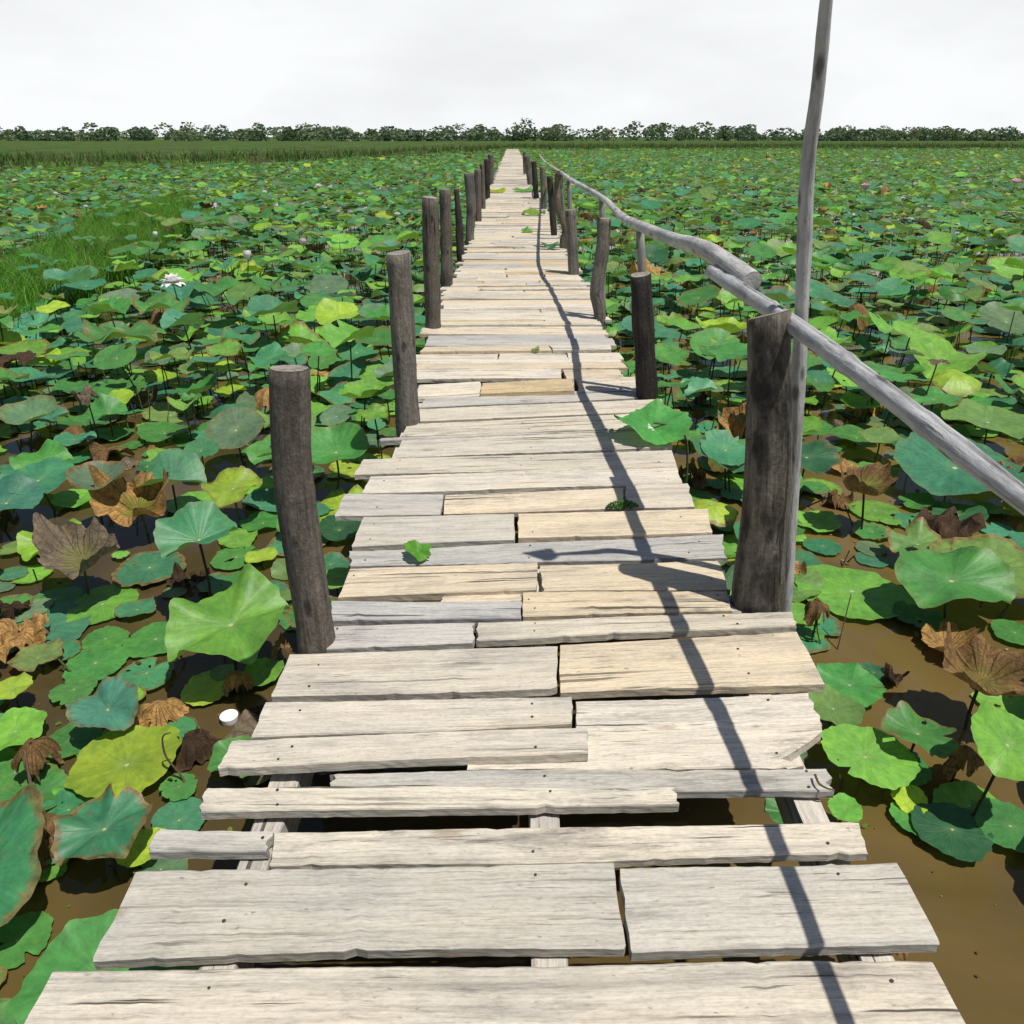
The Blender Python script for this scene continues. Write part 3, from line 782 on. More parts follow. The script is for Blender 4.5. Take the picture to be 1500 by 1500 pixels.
def blade_local(rs, R, na, nr, bowl=0., wave=0., kw=3, fold=0., funnel=.05, edge=.03, bites=0, holes=0, crumple=0., elong=1.0):
    th = np.linspace(0, 2*PI, na+1); rr = np.linspace(0.0, 1, nr+1)[1:]; rr = np.concatenate([[.03], rr])
    ph = rs.uniform(0, 2*PI, 8)
    out = 1 + edge*(np.cos(2*th+ph[0])*.9+np.cos(3*th+ph[1])*.8+np.cos(5*th+ph[2])*.45+np.cos(9*th+ph[3])*.25)
    nz = rs.uniform(-1, 1, na+1); nz[-1] = nz[0]
    out += edge*.16*nz + edge*.30*np.cos(21*th+ph[6]) + edge*.35*np.cos(13*th+ph[7])
    out -= .07*np.exp(-(((th-PI+PI) % (2*PI)-PI)/.10)**2)*rs.uniform(.3, 1)     # little nick where the lobes meet
    for b in range(bites):
        t0 = rs.uniform(0, 2*PI); wb_ = rs.uniform(.06, .22); dp = rs.uniform(.12, .42)
        dd = np.abs((th-t0+PI) % (2*PI)-PI)
        out -= dp*np.exp(-(dd/wb_)**4)*(1+.25*nz)
    out = np.clip(out, .35, 1.4)
    Rg, Tg = np.meshgrid(rr, th, indexing='ij')
    rad = Rg*out[None]
    x = rad*np.cos(Tg)*elong; y = rad*np.sin(Tg)
    z = bowl*rad**2 - funnel*np.exp(-(rad/.16)**2) + wave*rad**1.7*np.sin(kw*Tg+ph[4]) + .35*wave*rad**2.5*np.sin((kw*2+1)*Tg+ph[5])
    z += .010*rad*np.cos(21*Tg)*(1-rad*.5) if abs(wave) > .02 else 0
    if fold: z += fold*np.abs(x*np.cos(ph[6])+y*np.sin(ph[6]))
    if crumple:
        for q in range(9):
            kx, ky = rs.normal(0, 4.2, 2); p_ = rs.uniform(0, 6.28); am = crumple*rs.uniform(.4, 1)/3*rad**.7
            z += am*np.sin(kx*x+ky*y+p_); x = x+am*.5*np.cos(ky*x-kx*y+p_); y = y+am*.5*np.sin(kx*y+ky*x+p_)
        x[:, -1] = x[:, 0]; y[:, -1] = y[:, 0]; z[:, -1] = z[:, 0]
    V = np.stack([x, y, z], -1).reshape(-1, 3)*R
    pol = np.stack([Rg, Tg/(2*PI), np.full_like(Rg, rs.uniform(0, 50))], -1).reshape(-1, 3)
    i = np.arange((nr+1)*(na+1)).reshape(nr+1, na+1)
    q = np.stack([i[:-1, :-1], i[1:, :-1], i[1:, 1:], i[:-1, 1:]], -1).reshape(-1, 4)
    if holes:
        cen = V[q].mean(1)/R; keep = np.ones(len(q), bool)
        for h in range(holes):
            a0 = rs.uniform(0, 2*PI); r0 = rs.uniform(.3, .95); hw = rs.uniform(.03, .11)
            c0 = np.array([r0*math.cos(a0), r0*math.sin(a0)]); ax = np.array([math.cos(a0), math.sin(a0)])
            dlt = cen[:, :2]-c0; al = dlt@ax; ac = dlt@np.array([-ax[1], ax[0]])
            keep &= ((al/(hw*1.7))**2+(ac/hw)**2 > 1)
        q = q[keep]
    return V, q, pol, i[0]

def orient(V, yaw, tilt, tdir):
    c, s_ = math.cos(yaw), math.sin(yaw)
    V = V@np.array([[c, s_, 0], [-s_, c, 0], [0, 0, 1]])
    if tilt:
        ax = np.array([-math.sin(tdir), math.cos(tdir), 0])       # lowers the edge that faces tdir
        K = np.array([[0, -ax[2], ax[1]], [ax[2], 0, -ax[0]], [-ax[1], ax[0], 0]])
        Rm = np.eye(3)+math.sin(tilt)*K+(1-math.cos(tilt))*K@K
        V = V@Rm.T
    return V

POSES = dict(float=dict(bowl=0, wave=.018, funnel=.0, edge=.05), flat=dict(bowl=.09, wave=.09, funnel=.05, edge=.05), bowl=dict(bowl=.36, wave=.10, funnel=.02, edge=.03),
             wave=dict(bowl=.12, wave=.20, funnel=.06, edge=.045), fold=dict(bowl=-.05, wave=.10, fold=.62, funnel=.0, edge=.05), cam=dict(bowl=.10, wave=.04, funnel=.05, edge=.025),
             droop=dict(bowl=-.42, wave=.12, funnel=.05, edge=.04))
PNAME = dict(float='floating', flat='stalked', bowl='cupped', wave='wavy', fold='folded', cam='tilted', droop='drooping')

def make_leaf(pos, R, pose, col, seed, na, nr, rim=0., bites=0, holes=0, tilt=0, tdir=0, tint=None):
    rs = np.random.RandomState(seed)
    P = dict(POSES[pose])
    P['kw'] = int(rs.choice([2, 3, 3, 4]))
    V, q, pol, c0 = blade_local(rs, R, na, nr, bites=bites, holes=holes, elong=rs.uniform(.92, 1.1), **P)
    V = orient(V, rs.uniform(0, 2*PI), tilt, tdir)
    V = V+np.array(pos)
    if pose == 'float':
        V[:, 2] = pos[2] + np.clip(V[:, 2]-pos[2], -.001, 1)
    else:
        V[:, 2] = np.maximum(V[:, 2], WATER+.004+.004*rs.uniform())
    base = np.array(COL[col])*1.30 if tint is None else np.array(tint)
    base = base*rs.uniform(.82, 1.18)*(1+rs.uniform(-.10, .10, 3))
    T = np.tile(np.array([*base, rim]), (len(V), 1))
    return V, q, pol, T, c0

def make_dead(pos, R, kind, col, seed, na, nr, green=0., tilt=0, tdir=0):
    rs = np.random.RandomState(seed)
    if kind == 'umbrella': pos = (pos[0], pos[1], max(pos[2], WATER+.85*R))
    if kind == 'cup': P = dict(bowl=.55, wave=.20, funnel=0, edge=.08, crumple=.26)
    elif kind == 'umbrella': P = dict(bowl=-1.15, wave=.30, funnel=0, edge=.10, crumple=.30)
    elif kind == 'lump': P = dict(bowl=-.35, wave=.35, fold=.5, funnel=0, edge=.12, crumple=.55)
    else: P = dict(bowl=.05, wave=.12, funnel=0, edge=.07, crumple=.16)
    P['kw'] = int(rs.choice([3, 4, 5]))
    V, q, pol, c0 = blade_local(rs, R, na, nr, bites=rs.randint(0, 3), elong=rs.uniform(.85, 1.1), **P)
    V = orient(V, rs.uniform(0, 2*PI), tilt, tdir)+np.array(pos)
    V[:, 2] = np.maximum(V[:, 2], WATER+.003+.006*rs.uniform())
    base = np.array(DCOL[col])*rs.uniform(.8, 1.2)
    return V, q, pol, np.tile(np.array([*base, green]), (len(V), 1)), c0

def stalk(pos, seed, r=.006, n=6, m=6, col=None, lean=None):
    rs = np.random.RandomState(seed)
    h = pos[2]-WATER+.05
    ln = rs.normal(0, .12, 2)*h if lean is None else np.array(lean)
    top = np.array(pos); bot = np.array([pos[0]+ln[0], pos[1]+ln[1], WATER-.05])
    mid = top*.5+bot*.5+np.array([*(rs.normal(0, .03, 2)*h), 0])
    path = bez([bot, mid, top], m)
    V, F_, G = tube_geo(path, np.full(len(path), r), n, seed % 1000, cap=False)
    c = (.045, .055, .02) if col is None else col
    return V, np.array(F_), np.tile(np.array([*c, 1]), (len(V), 1))

L = []   # all leaves as dicts
def hero(px, py, wpx, h, pose, col, label=None, **kw):
    z = WATER+h
    if pose == 'float': z += .0012*(len(L) % 17)
    p = at(px, py, z); zc = project(p)[2]
    L.append(dict(pos=tuple(p), R=wpx*zc/F/2, pose=pose, col=col, label=label, hero=True, **kw))

CAM = -PI/2     # tilt direction that turns the face to the viewer
# left foreground
hero(185,1118,150,.05,'flat','yellow','largest smooth yellow green leaf at lower left beside the planks', tilt=.04, tdir=CAM)
hero(150,1092,70,.012,'float','bright','bright green leaf half under the big yellow green leaf')
hero(337,912,172,.27,'wave','bright','large pale veined bright green leaf at the foot of the nearest left post', tilt=.16, tdir=CAM, elong=1)
hero(228,936,84,.015,'float','green','mid green floating leaf just left of the pale veined leaf', bites=1)
hero(140,971,88,.012,'float','green','smooth notched floating leaf above the folded teal leaf at lower left')
hero(215,986,76,.018,'float','teal','teal floating leaf with nibbled brown speckled rim at lower left', rim=.7, bites=2, holes=3)
hero(306,1006,78,.012,'float','yellow','yellow green floating leaf half shaded below the pale veined leaf', rim=.1)
hero(18,1008,56,.10,'flat','yellow','yellow green leaf cut by the left picture edge', rim=.2)
hero(158,1040,98,.12,'fold','bluish','blue green folded leaf with a brown dead patch', rim=.55, tilt=.2, tdir=CAM)
hero(22,1070,88,.06,'flat','bright')
hero(45,1168,110,.03,'flat','green', bites=2, holes=5, rim=.3)
hero(152,1212,140,.16,'wave','teal','dark teal leaf with ragged brown rim at bottom left', rim=.9, bites=1)
hero(100,1185,76,.04,'flat','teal', bites=2, holes=3)
hero(262,1152,56,.015,'float','green', bites=2, holes=3)
hero(108,1010,62,.012,'float','green', bites=2)
hero(385,985,60,.03,'flat','bright')
hero(205,1240,70,.06,'flat','yellow', bites=1)
hero(150,885,96,.013,'float','bright','bright flat leaf partly shaded below the grey ruffled leaf', rim=.1)
hero(55,962,70,.05,'flat','olive', rim=.8, bites=1)
hero(80,878,70,.01,'float','green', bites=1)
hero(292,792,118,.36,'fold','teal','tall stalked teal leaf folded like wings left of the nearest post', tilt=.1, tdir=CAM, rim=.15)
hero(75,795,86,.08,'wave','yellow', tilt=.1, tdir=CAM)
hero(114,730,66,.03,'flat','bright')
hero(252,706,98,.22,'fold','teal', tilt=.1, tdir=CAM, rim=.15)
hero(341,714,82,.22,'wave','yellow','yellow leaf with orange brown middle on a dark stalk', rim=.5, tilt=.18, tdir=CAM)
hero(345,629,88,.26,'cam','grey','large round greyish leaf tilted toward the viewer with tan rim', tilt=.42, tdir=CAM, rim=.35)
hero(46,611,76,.22,'bowl','grey','greyish teal bowl leaf with ragged brown rim at far left', tilt=.2, tdir=CAM, rim=.55)
hero(283,737,76,.015,'float','bright')
hero(55,702,100,.20,'flat','teal', tilt=.15, tdir=CAM)
hero(8,735,100,.18,'wave','bluish', tilt=.2, tdir=CAM)
hero(385,765,60,.02,'flat','green')
hero(383,815,44,.05,'flat','yellow', rim=.2)
hero(170,637,50,.02,'flat','green')
hero(241,633,76,.05,'flat','green')
hero(175,583,46,.24,'flat','yellow','small smooth yellow green leaf among teal leaves, upper left', tilt=.2, tdir=CAM)
hero(160,607,56,.18,'fold','green', tilt=.3, tdir=CAM)
hero(62,675,84,.12,'wave','green', tilt=.15, tdir=CAM)
hero(148,704,78,.30,'bowl','grey','greyish bowl leaf with shrivelled rim above the orange withered leaf', rim=.9, tilt=.15, tdir=CAM)
hero(492,662,98,.25,'bowl','green','dark centred green bowl leaf between the first two left posts', rim=.25, tilt=.3, tdir=CAM)
hero(492,850,60,.10,'flat','bright')
hero(497,775,72,.04,'flat','dark')
hero(535,755,40,.02,'float','green')
hero(478,420,62,.35,'cam','grey', tilt=.3, tdir=CAM)
hero(126,418,54,.42,'flat','teal', tilt=.12, tdir=CAM)
hero(265,430,52,.42,'fold','bluish', tilt=.15, tdir=CAM)
hero(550,458,46,.35,'cam','grey', tilt=.3, tdir=CAM)
# right side
hero(1248,866,160,.014,'float','bright','big bright floating leaf half in shade right of the nearest right post', bites=0, rim=.1)
hero(1395,848,150,.20,'wave','green','ruffled green leaf standing over brown water at right', tilt=.12, tdir=CAM, rim=.2)
hero(1455,832,170,.12,'flat','olive','large olive leaf speckled brown at the right picture edge', rim=.75)
hero(1345,795,90,.10,'wave','olive','olive leaf with torn brown edge above the ruffled leaf', rim=.9, bites=2)
hero(1400,682,180,.16,'flat','teal','very large smooth green leaf under the near handrail', tilt=.16, tdir=CAM, rim=.15)
hero(1448,616,125,.22,'flat','olive','broad olive leaf behind the near handrail at right', tilt=.05, tdir=CAM, rim=.15)
hero(1290,640,66,.16,'flat','olive', rim=.5)
hero(1478,1090,118,.30,'wave','bright','bright upright leaf cut by the right picture edge', tilt=.35, tdir=CAM+.5)
hero(1245,1002,92,.05,'flat','green','green leaf with dark shade beside the planks, right of the wide tan plank', bites=1)
hero(1221,1037,80,.08,'flat','olive','smooth olive leaf touching the right ends of the planks')
hero(1268,1107,122,.10,'flat','bright','broad bright leaf beside the broken plank end', bites=1)
hero(1322,1120,80,.015,'float','green', bites=1)
hero(1345,1073,90,.16,'wave','green','small ruffled green leaf with brown holes at lower right', rim=.5, bites=2, holes=2)
hero(1333,1172,50,.03,'flat','yellow','small oval yellow leaf at lower right', tilt=.1, tdir=CAM)
hero(1345,1200,72,.012,'float','green')
hero(1420,1180,96,.015,'float','bright', holes=2)
hero(1395,1215,110,.02,'float','dark')
hero(1480,1210,96,.02,'float','green')
hero(1378,532,108,.26,'fold','bright','large folded yellowish leaf beyond the near handrail', tilt=.25, tdir=CAM)
hero(1475,470,84,.30,'cam','grey','pale greyish leaf tilted to the viewer at right edge', tilt=.35, tdir=CAM)
hero(1350,490,96,.18,'flat','olive', rim=.2)
hero(1060,487,84,.30,'bowl','yellow','bright yellow green bowl leaf left of the tall pole', tilt=-.08, tdir=CAM)
hero(1195,765,72,.02,'flat','bright')
hero(1282,748,70,.015,'float','bright')
hero(1205,800,52,.014,'float','teal')
hero(1345,905,70,.03,'flat','dark', bites=2, holes=4)
hero(1155,1190,70,.22,'fold','green','folded green leaf poking up through the gap under the planks', tilt=.2, tdir=CAM)
hero(1238,1185,50,.10,'flat','bright')
hero(1043,737,78,.16,'droop','yellow','drooping yellow brown leaf left of the burnt right post', rim=1.0, bites=1)
hero(1060,770,40,.03,'flat','teal')
hero(1280,985,40,.02,'flat','dark')
hero(1385,640,66,.10,'wave','teal', rim=.2)
hero(1255,640,70,.06,'flat','green', bites=1)
hero(1295,395,46,.30,'fold','bright', tilt=.3, tdir=CAM)
hero(1060,570,56,.05,'flat','grey', rim=.8)
hero(1010,640,44,.1,'flat','green')

# random fill --------------------------------------------------------------
rs = np.random.RandomState(11)
cell = {}
def near_ok(x, y, R, layer, k):
    cx, cy = int(x//.6), int(y//.6)
    for a in (-1, 0, 1):
        for b in (-1, 0, 1):
            for (qx, qy, qR, ql) in cell.get((cx+a, cy+b), ()):
                if ql == layer or ql == 8 or (ql == 9 and (layer != 3 or y > 3)):
                    if (qx-x)**2+(qy-y)**2 < ((R+qR)*(k if ql != 9 else (.95 if ql == 8 else (.86 if layer in (1, 2) else .70))))**2: return False
    cell.setdefault((cx, cy), []).append((x, y, R, layer)); return True
for q in L:
    x, y = q['pos'][:2]
    cell.setdefault((int(x//.6), int(y//.6)), []).append((x, y, q['R']*.95, 9))
cup_ = at(337, 1056, WATER)
cell.setdefault((int(cup_[0]//.6), int(cup_[1]//.6)), []).append((cup_[0], cup_[1], .05, 8))
def in_grass(x, y):
    # the slanting tongue of grass left of the boardwalk
    u = (x+6.9)/(-3.9+6.9); v = y - (8.7+(17.0-8.7)*((x+9.2)/(-6.2+9.2)))
    return GR(x, y)
gpoly = [at(*p, WATER+.25) for p in ((-60, 500), (20, 468), (75, 440), (150, 405), (215, 372), (285, 318), (262, 292), (150, 312), (70, 365), (-60, 410))]
gpx = [(p[0], p[1]) for p in gpoly]
def GR(x, y):
    ins = False; n = len(gpx)
    for i_ in range(n):
        x1, y1_ = gpx[i_]; x2, y2_ = gpx[(i_+1) % n]
        if (y1_ > y) != (y2_ > y) and x < (x2-x1)*(y-y1_)/(y2_-y1_)+x1: ins = not ins
    return ins
def open_water(x, y):
    """0..1 share of water left open"""
    if x > .8 and y < 2.5: return .74 if x < 1.75 else .5
    if x > .8 and y < 3.4: return .25
    if x < 0 and y < 2.6: return .22
    if abs(x) < 1.2 and y < 3.5: return .22
    return .05
COLK = list(COL)
HPX = [(*project(q['pos'])[:2], q['R']*F/project(q['pos'])[2]) for q in L] + [(957, 626, 75), (1000, 620, 50), (337, 1058, 28), (1437, 990, 66), (203, 745, 56), (122, 822, 56), (232, 1033, 38), (45, 1088, 32), (28, 925, 42), (1266, 712, 42)]
def pick_col(D, rs):
    p = dict(teal=.28, bluish=.07, green=.28, bright=.18, yellow=.03, olive=.08, dark=.03, grey=.05)
    return COLK[rs.choice(len(COLK), p=[p[k]/sum(p.values()) for k in COLK])]
DEAD = []
def try_leaf(x, y, layer):
    if -.80 < x < .86 and y < 106: return
    D = math.hypot(x, y)
    if y > float(np.maximum(bank_edge(np.array(x)), 24))-.3: return
    if in_grass(x, y) and rs.uniform() < (.97 if layer < 2 else .82): return
    R = float(np.clip(rs.lognormal(math.log(.150), .30), .07, .27))
    if D > 6: R = float(np.clip(rs.lognormal(math.log(.165), .26), .08, .27))
    if layer == 0: R *= .86
    if layer == 3: R = rs.uniform(.045, .095)
    ow = open_water(x, y)
    if rs.uniform() < ow*(1.0 if x > 0 else .5): return
    if abs(x) < .86+R*.8 and layer > 0: R *= .7
    if layer in (0, 3):
        h = rs.uniform(.008, .03); pose = 'float' if rs.uniform() < .75 else 'flat'
    elif layer == 1:
        h = rs.uniform(.06, .22) if D < 5 else rs.uniform(.10, .32); pose = ['flat', 'wave', 'bowl', 'fold', 'cam', 'droop'][rs.choice(6, p=[.36, .22, .12, .10, .13, .07])]
    else:
        h = rs.uniform(.2, .36) if D < 5 else rs.uniform(.30, .55); pose = ['flat', 'wave', 'bowl', 'fold', 'cam', 'droop'][rs.choice(6, p=[.30, .24, .17, .12, .12, .05])]
    if y < 5:
        c_ = project((x, y, WATER+h)); own = R*F/max(c_[2], .3)
        if any((c_[0]-hx)**2+((c_[1]-hy)*1.25)**2 < (hr_*.8 if layer in (0, 3) else hr_*.9+own*.75)**2 for hx, hy, hr_ in HPX): return
    if not near_ok(x, y, R, layer, {0: .76, 1: .80, 2: .9, 3: .7}[layer]): return
    worn = rs.uniform()
    q = dict(pos=(x, y, WATER+h), R=R, pose=pose, col=pick_col(D, rs), label=None, hero=False, rim=float(rs.uniform(.5, 1)) if worn < .34 else float(rs.uniform(0, .2)),
             bites=int(rs.choice([0, 1, 2, 3], p=[.36, .30, .2, .14])), holes=int(rs.randint(2, 6)) if rs.uniform() < .22 else 0,
             tilt=0 if pose == 'float' else abs(float(rs.normal(0, .12)))+(.25 if pose == 'cam' else 0), tdir=float(rs.uniform(0, 2*PI)) if pose != 'cam' else CAM+float(rs.normal(0, .4)))
    if rs.uniform() < (.085 if D < 6 else .05):
        DEAD.append(dict(pos=q['pos'], R=R*rs.uniform(.5, .85), kind=['cup', 'umbrella', 'lump', 'flat'][rs.choice(4, p=[.25, .25, .25, .25])], col=['brown', 'orange', 'darkbrown', 'greybrown'][rs.choice(4, p=[.3, .3, .2, .2])], label=None, hero=False))
        return
    L.append(q)
def band(y0, y1, n, layer, margin=1.15):
    for _ in range(n):
        y = math.sqrt(rs.uniform(y0*abs(y0), y1*y1)) if y0 >= 0 else rs.uniform(y0, y1)
        half = (y*.79+1.9)*margin
        try_leaf(rs.uniform(-half, half), y, layer)
for lay, d in ((0, 15), (1, 13), (2, 8)):
    band(.1, 6, int(75*d*1.5), lay)
    band(6, 14, int(210*d*1.3), lay)
band(.1, 7, 1100, 3)
for _ in range(170):                      # the near left shallows, packed with small leaves and a few raised ones
    y = rs.uniform(.5, 3.2); try_leaf(-.8-rs.uniform(0, .25+y*.8), y, int(rs.choice([0, 0, 3, 3, 1])))
for lay, d in ((0, 9), (1, 11), (2, 10)):
    band(14, 28, int(640*d*.9), lay)
    band(28, 58, int(2400*d*.42), lay, 1.05)
    band(58, 112, int(1150*d), lay, 1.02)
print('leaves', len(L), 'dead', len(DEAD))

# withered leaves of the foreground
def hdead(px, py, wpx, h, kind, col, label, green=0., tilt=0, tdir=0):
    p = at(px, py, WATER+h); DEAD.append(dict(pos=tuple(p), R=wpx*project(p)[2]/F/2, kind=kind, col=col, label=label, hero=True, green=green, tilt=tilt, tdir=tdir))
hdead(203,745,108,.16,'cup','orange','large orange brown withered leaf with a yellow green middle', green=.9, tilt=.35, tdir=CAM)
hdead(122,822,110,.20,'cup','greybrown','grey ruffled half dead leaf on a slanted stalk at left', green=.5, tilt=.3, tdir=CAM)
hdead(28,925,80,.07,'lump','orange','crumpled tan withered leaf at the left picture edge')
hdead(232,1033,70,.06,'umbrella','orange','golden brown collapsed leaf lying on the water at lower left')
hdead(205,1060,50,.03,'lump','orange','curled yellow brown leaf strip beside the golden collapsed leaf')
hdead(45,1088,58,.16,'umbrella','brown','brown closed withered leaf on a stalk at lower left')
hdead(346,985,38,.10,'umbrella','orange','brown curled dead leaf hanging near the post foot')
hdead(412,943,30,.10,'lump','brown','small brown dead leaf scrap against the nearest left post')
hdead(286,1083,40,.03,'lump','darkbrown','blackish rotten leaf floating near the white cup')
hdead(376,1035,36,.05,'umbrella','darkbrown','dark withered leaf under the left plank ends')
hdead(70,1228,95,.06,'lump','brown','shaggy brown dead leaf clump at the bottom left')
hdead(20,890,40,.05,'lump','darkbrown','dark crumpled leaf at the left edge above the tan one')
hdead(262,848,34,.03,'lump','darkbrown','small dark curled leaf in the open water left')
hdead(1437,996,124,.20,'cup','brown','large brown shrivelled bowl leaf on a stalk at right', green=.4, tilt=.15, tdir=CAM)
hdead(1266,712,80,.26,'cup','brown','brown rimmed green hearted bowl leaf behind the right post', green=.9, tilt=.05, tdir=CAM)
hdead(1200,880,40,.20,'umbrella','brown','brown closed dead leaf nodding beside the nearest right post')
hdead(1415,1092,50,.16,'umbrella','brown','tan and brown withered leaf hanging left of the bright upright leaf')
hdead(1308,990,36,.03,'lump','darkbrown','black rotten leaf half sunk in the brown water')
hdead(1395,775,90,.06,'lump','darkbrown','dark collapsed leaf below the near handrail')
hdead(1012,690,36,.10,'lump','brown','curled brown leaf beside the planks left of the burnt post')
hdead(985,600,40,.12,'umbrella','orange','orange brown dry leaf behind the charred post')
hdead(1490,690,60,.16,'lump','brown','brown torn leaf hanging at the right edge')
hdead(105,625,40,.15,'umbrella','brown','brown closed leaf beside the greyish bowl leaf')
hdead(160,660,54,.06,'lump','brown','brown dead leaf pair under green leaves at left')
hdead(1000,500,40,.2,'flat','brown','brown spotted leaf right of the charred post top')

def leaf_px(q):
    p = project(q['pos'])
    if p[2] < .3 or not (-60 < p[0] < 1560 and 150 < p[1] < 1560): return 0
    d = math.sqrt(q['pos'][0]**2+q['pos'][1]**2+(q['pos'][2]-EYE)**2)
    fore = (EYE-q['pos'][2])/d
    a = (q['R']/p[2])**2*max(.15, fore + (.4 if q['pose' if 'pose' in q else 'kind'] in ('cam', 'bowl', 'fold') else 0))
    if 1250 < p[1]: a *= .7
    return a
order = sorted(range(len(L)), key=lambda k: -(leaf_px(L[k])+(10 if L[k]['hero'] else 0)))
solo = order[:290]
rest = [k for k in order if k not in set(solo)]

# labels -------------------------------------------------------------------
ORD = ['nearest', 'second', 'third', 'fourth', 'fifth', 'sixth', 'seventh', 'eighth', 'ninth', 'tenth', 'eleventh', 'twelfth', 'thirteenth', 'fourteenth', 'fifteenth', 'sixteenth']
def zone(p):
    x, y = p[0], p[1]
    side = 'left' if x < 0 else 'right'
    ds = LPD if x < 0 else RPD
    ppx = project(p)
    if y < ds[0]-.55: return side+' foreground'
    k = min(range(len(ds)), key=lambda i_: abs(ds[i_]-y))
    return 'beside %s %s post' % (['first', 'second', 'third', 'fourth', 'fifth', 'sixth', 'seventh', 'eighth', 'ninth', 'tenth'][k], side)
def lab(q, noun):
    sz = 'small ' if q['R'] < .125 else ('large ' if q['R'] > .185 else '')
    if noun == 'lotus leaf':
        s_ = sz+CNAME[q['col']]+' '+PNAME[q['pose']]+' lotus leaf'
        if q.get('holes', 0): s_ += ' with holes'
        elif q.get('rim', 0) > .45: s_ += ' with brown blotches'
    else:
        s_ = sz+dict(brown='brown', orange='orange brown', darkbrown='blackish', greybrown='grey brown')[q['col']]+' '+dict(cup='cupped', umbrella='closed', lump='crumpled', flat='shrivelled')[q['kind']]+' dead lotus leaf'
    return s_+' '+zone(q['pos'])
def label_all(qs, noun):
    grp = {}
    for q in qs:
        if not q['label']: grp.setdefault(lab(q, noun), []).append(q)
    for k, v in grp.items():
        if len(v) == 1: v[0]['label'] = k; continue
        v.sort(key=lambda q: abs(q['pos'][0]-.05))
        for n_, q in enumerate(v):
            q['label'] = k+(', nearest planks' if n_ == 0 else ', %s from planks' % ORD[min(n_, 15)])
label_all([L[k] for k in solo], 'lotus leaf')

# build individuals --------------------------------------------------------
def stemcol(seed):
    r_ = np.random.RandomState(seed); c = np.array([(.035, .04, .016), (.06, .085, .022), (.05, .035, .018), (.10, .14, .03)][r_.choice(4, p=[.4, .25, .2, .15])])
    return c*r_.uniform(.8, 1.2)
def build_single(q, seed, noun, name, group, cat):
    pos = q['pos']
    zc = project(pos)[2]
    na, nr = (84, 12) if zc < 3.5 else (60, 8)
    if noun == 'leaf':
        Vb, qb, pol, T, c0 = make_leaf(pos, q['R'], q['pose'], q['col'], seed, na, nr, q.get('rim', 0), q.get('bites', 0), q.get('holes', 0), q.get('tilt', 0), q.get('tdir', 0))
        mt = M['leaf']
    else:
        Vb, qb, pol, T, c0 = make_dead(pos, q['R'], q['kind'], q['col'], seed, na, nr+4, q.get('green', 0), q.get('tilt', 0), q.get('tdir', 0))
        mt = M['dead']
    faces = [tuple(f) for f in qb]+[tuple(c0[:-1])]
    if pos[2] < WATER+.05:
        o = mesh_obj(name, Vb, faces, mt, loc=pos, tint=T, pol=pol)
        tag(o, q['label'], cat, group); return
    Vs, Fs, Ts = stalk((pos[0], pos[1], pos[2]-.02 if noun == 'leaf' else pos[2]), seed, r=.0058 if q['R'] > .12 else .0045, n=7, m=9, col=stemcol(seed))
    root = empty(name, (float(Vs[:7, 0].mean()), float(Vs[:7, 1].mean()), WATER))
    tag(root, q['label'], cat, group)
    mesh_obj('blade', Vb, faces, mt, parent=root, loc=pos, tint=T, pol=pol)
    mesh_obj('stalk', Vs, Fs, M['stem'], parent=root, loc=pos, tint=Ts)
for n_, k in enumerate(solo):
    build_single(L[k], 1000+n_, 'leaf', 'lotus_leaf', 'lotus leaves growing in the pond', 'lotus leaf')
dord = sorted(range(len(DEAD)), key=lambda k: -(leaf_px(DEAD[k])+(10 if DEAD[k]['hero'] else 0)))
dsolo = [k for k in dord if DEAD[k]['hero']] + [k for k in dord if not DEAD[k]['hero']][:30]
label_all([DEAD[k] for k in dsolo], 'dead')
for n_, k in enumerate(dsolo):
    build_single(DEAD[k], 5000+n_, 'dead', 'withered_leaf', 'withered lotus leaves', 'dead leaf')

# the uncountable rest as one mass ----------------------------------------
AV, AF, AP, AT, AM = [], [], [], [], []
base = 0
def add(Vb, qb, pol, T, m):
    global base
    AV.append(Vb); AF.append(qb+base); AP.append(pol if pol is not None else np.zeros((len(Vb), 3))); AT.append(T); AM.append(np.full(len(qb), m)); base += len(Vb)
for n_, k in enumerate(rest):
    q = L[k]; zc = math.hypot(q['pos'][0], q['pos'][1])
    na, nr = (42, 6) if zc < 6 else ((24, 4) if zc < 14 else ((14, 3) if zc < 28 else ((10, 2) if zc < 55 else (8, 1))))
    Vb, qb, pol, T, c0 = make_leaf(q['pos'], q['R'], q['pose'], q['col'], 9000+n_, na, nr, q.get('rim', 0), q.get('bites', 0) if zc < 28 else 0, 0, q.get('tilt', 0), q.get('tdir', 0))
    add(Vb, qb, pol, T, 0)
    if zc < 18 and q['pos'][2] > WATER+.05:
        Vs, Fs, Ts = stalk((q['pos'][0], q['pos'][1], q['pos'][2]-.015), 9000+n_, .005, 4, 4, stemcol(9000+n_)); add(Vs, Fs, None, Ts, 2)
for n_, k in enumerate(dord):
    if k in set(dsolo): continue
    q = DEAD[k]; zc = math.hypot(q['pos'][0], q['pos'][1])
    na, nr = (36, 7) if zc < 8 else ((20, 4) if zc < 20 else (10, 2))
    Vb, qb, pol, T, c0 = make_dead(q['pos'], q['R'], q['kind'], q['col'], 70000+n_, na, nr)
    add(Vb, qb, pol, T, 1)
    if zc < 14:
        Vs, Fs, Ts = stalk(q['pos'], 70000+n_, .005, 4, 4, (.05, .035, .018)); add(Vs, Fs, None, Ts, 2)
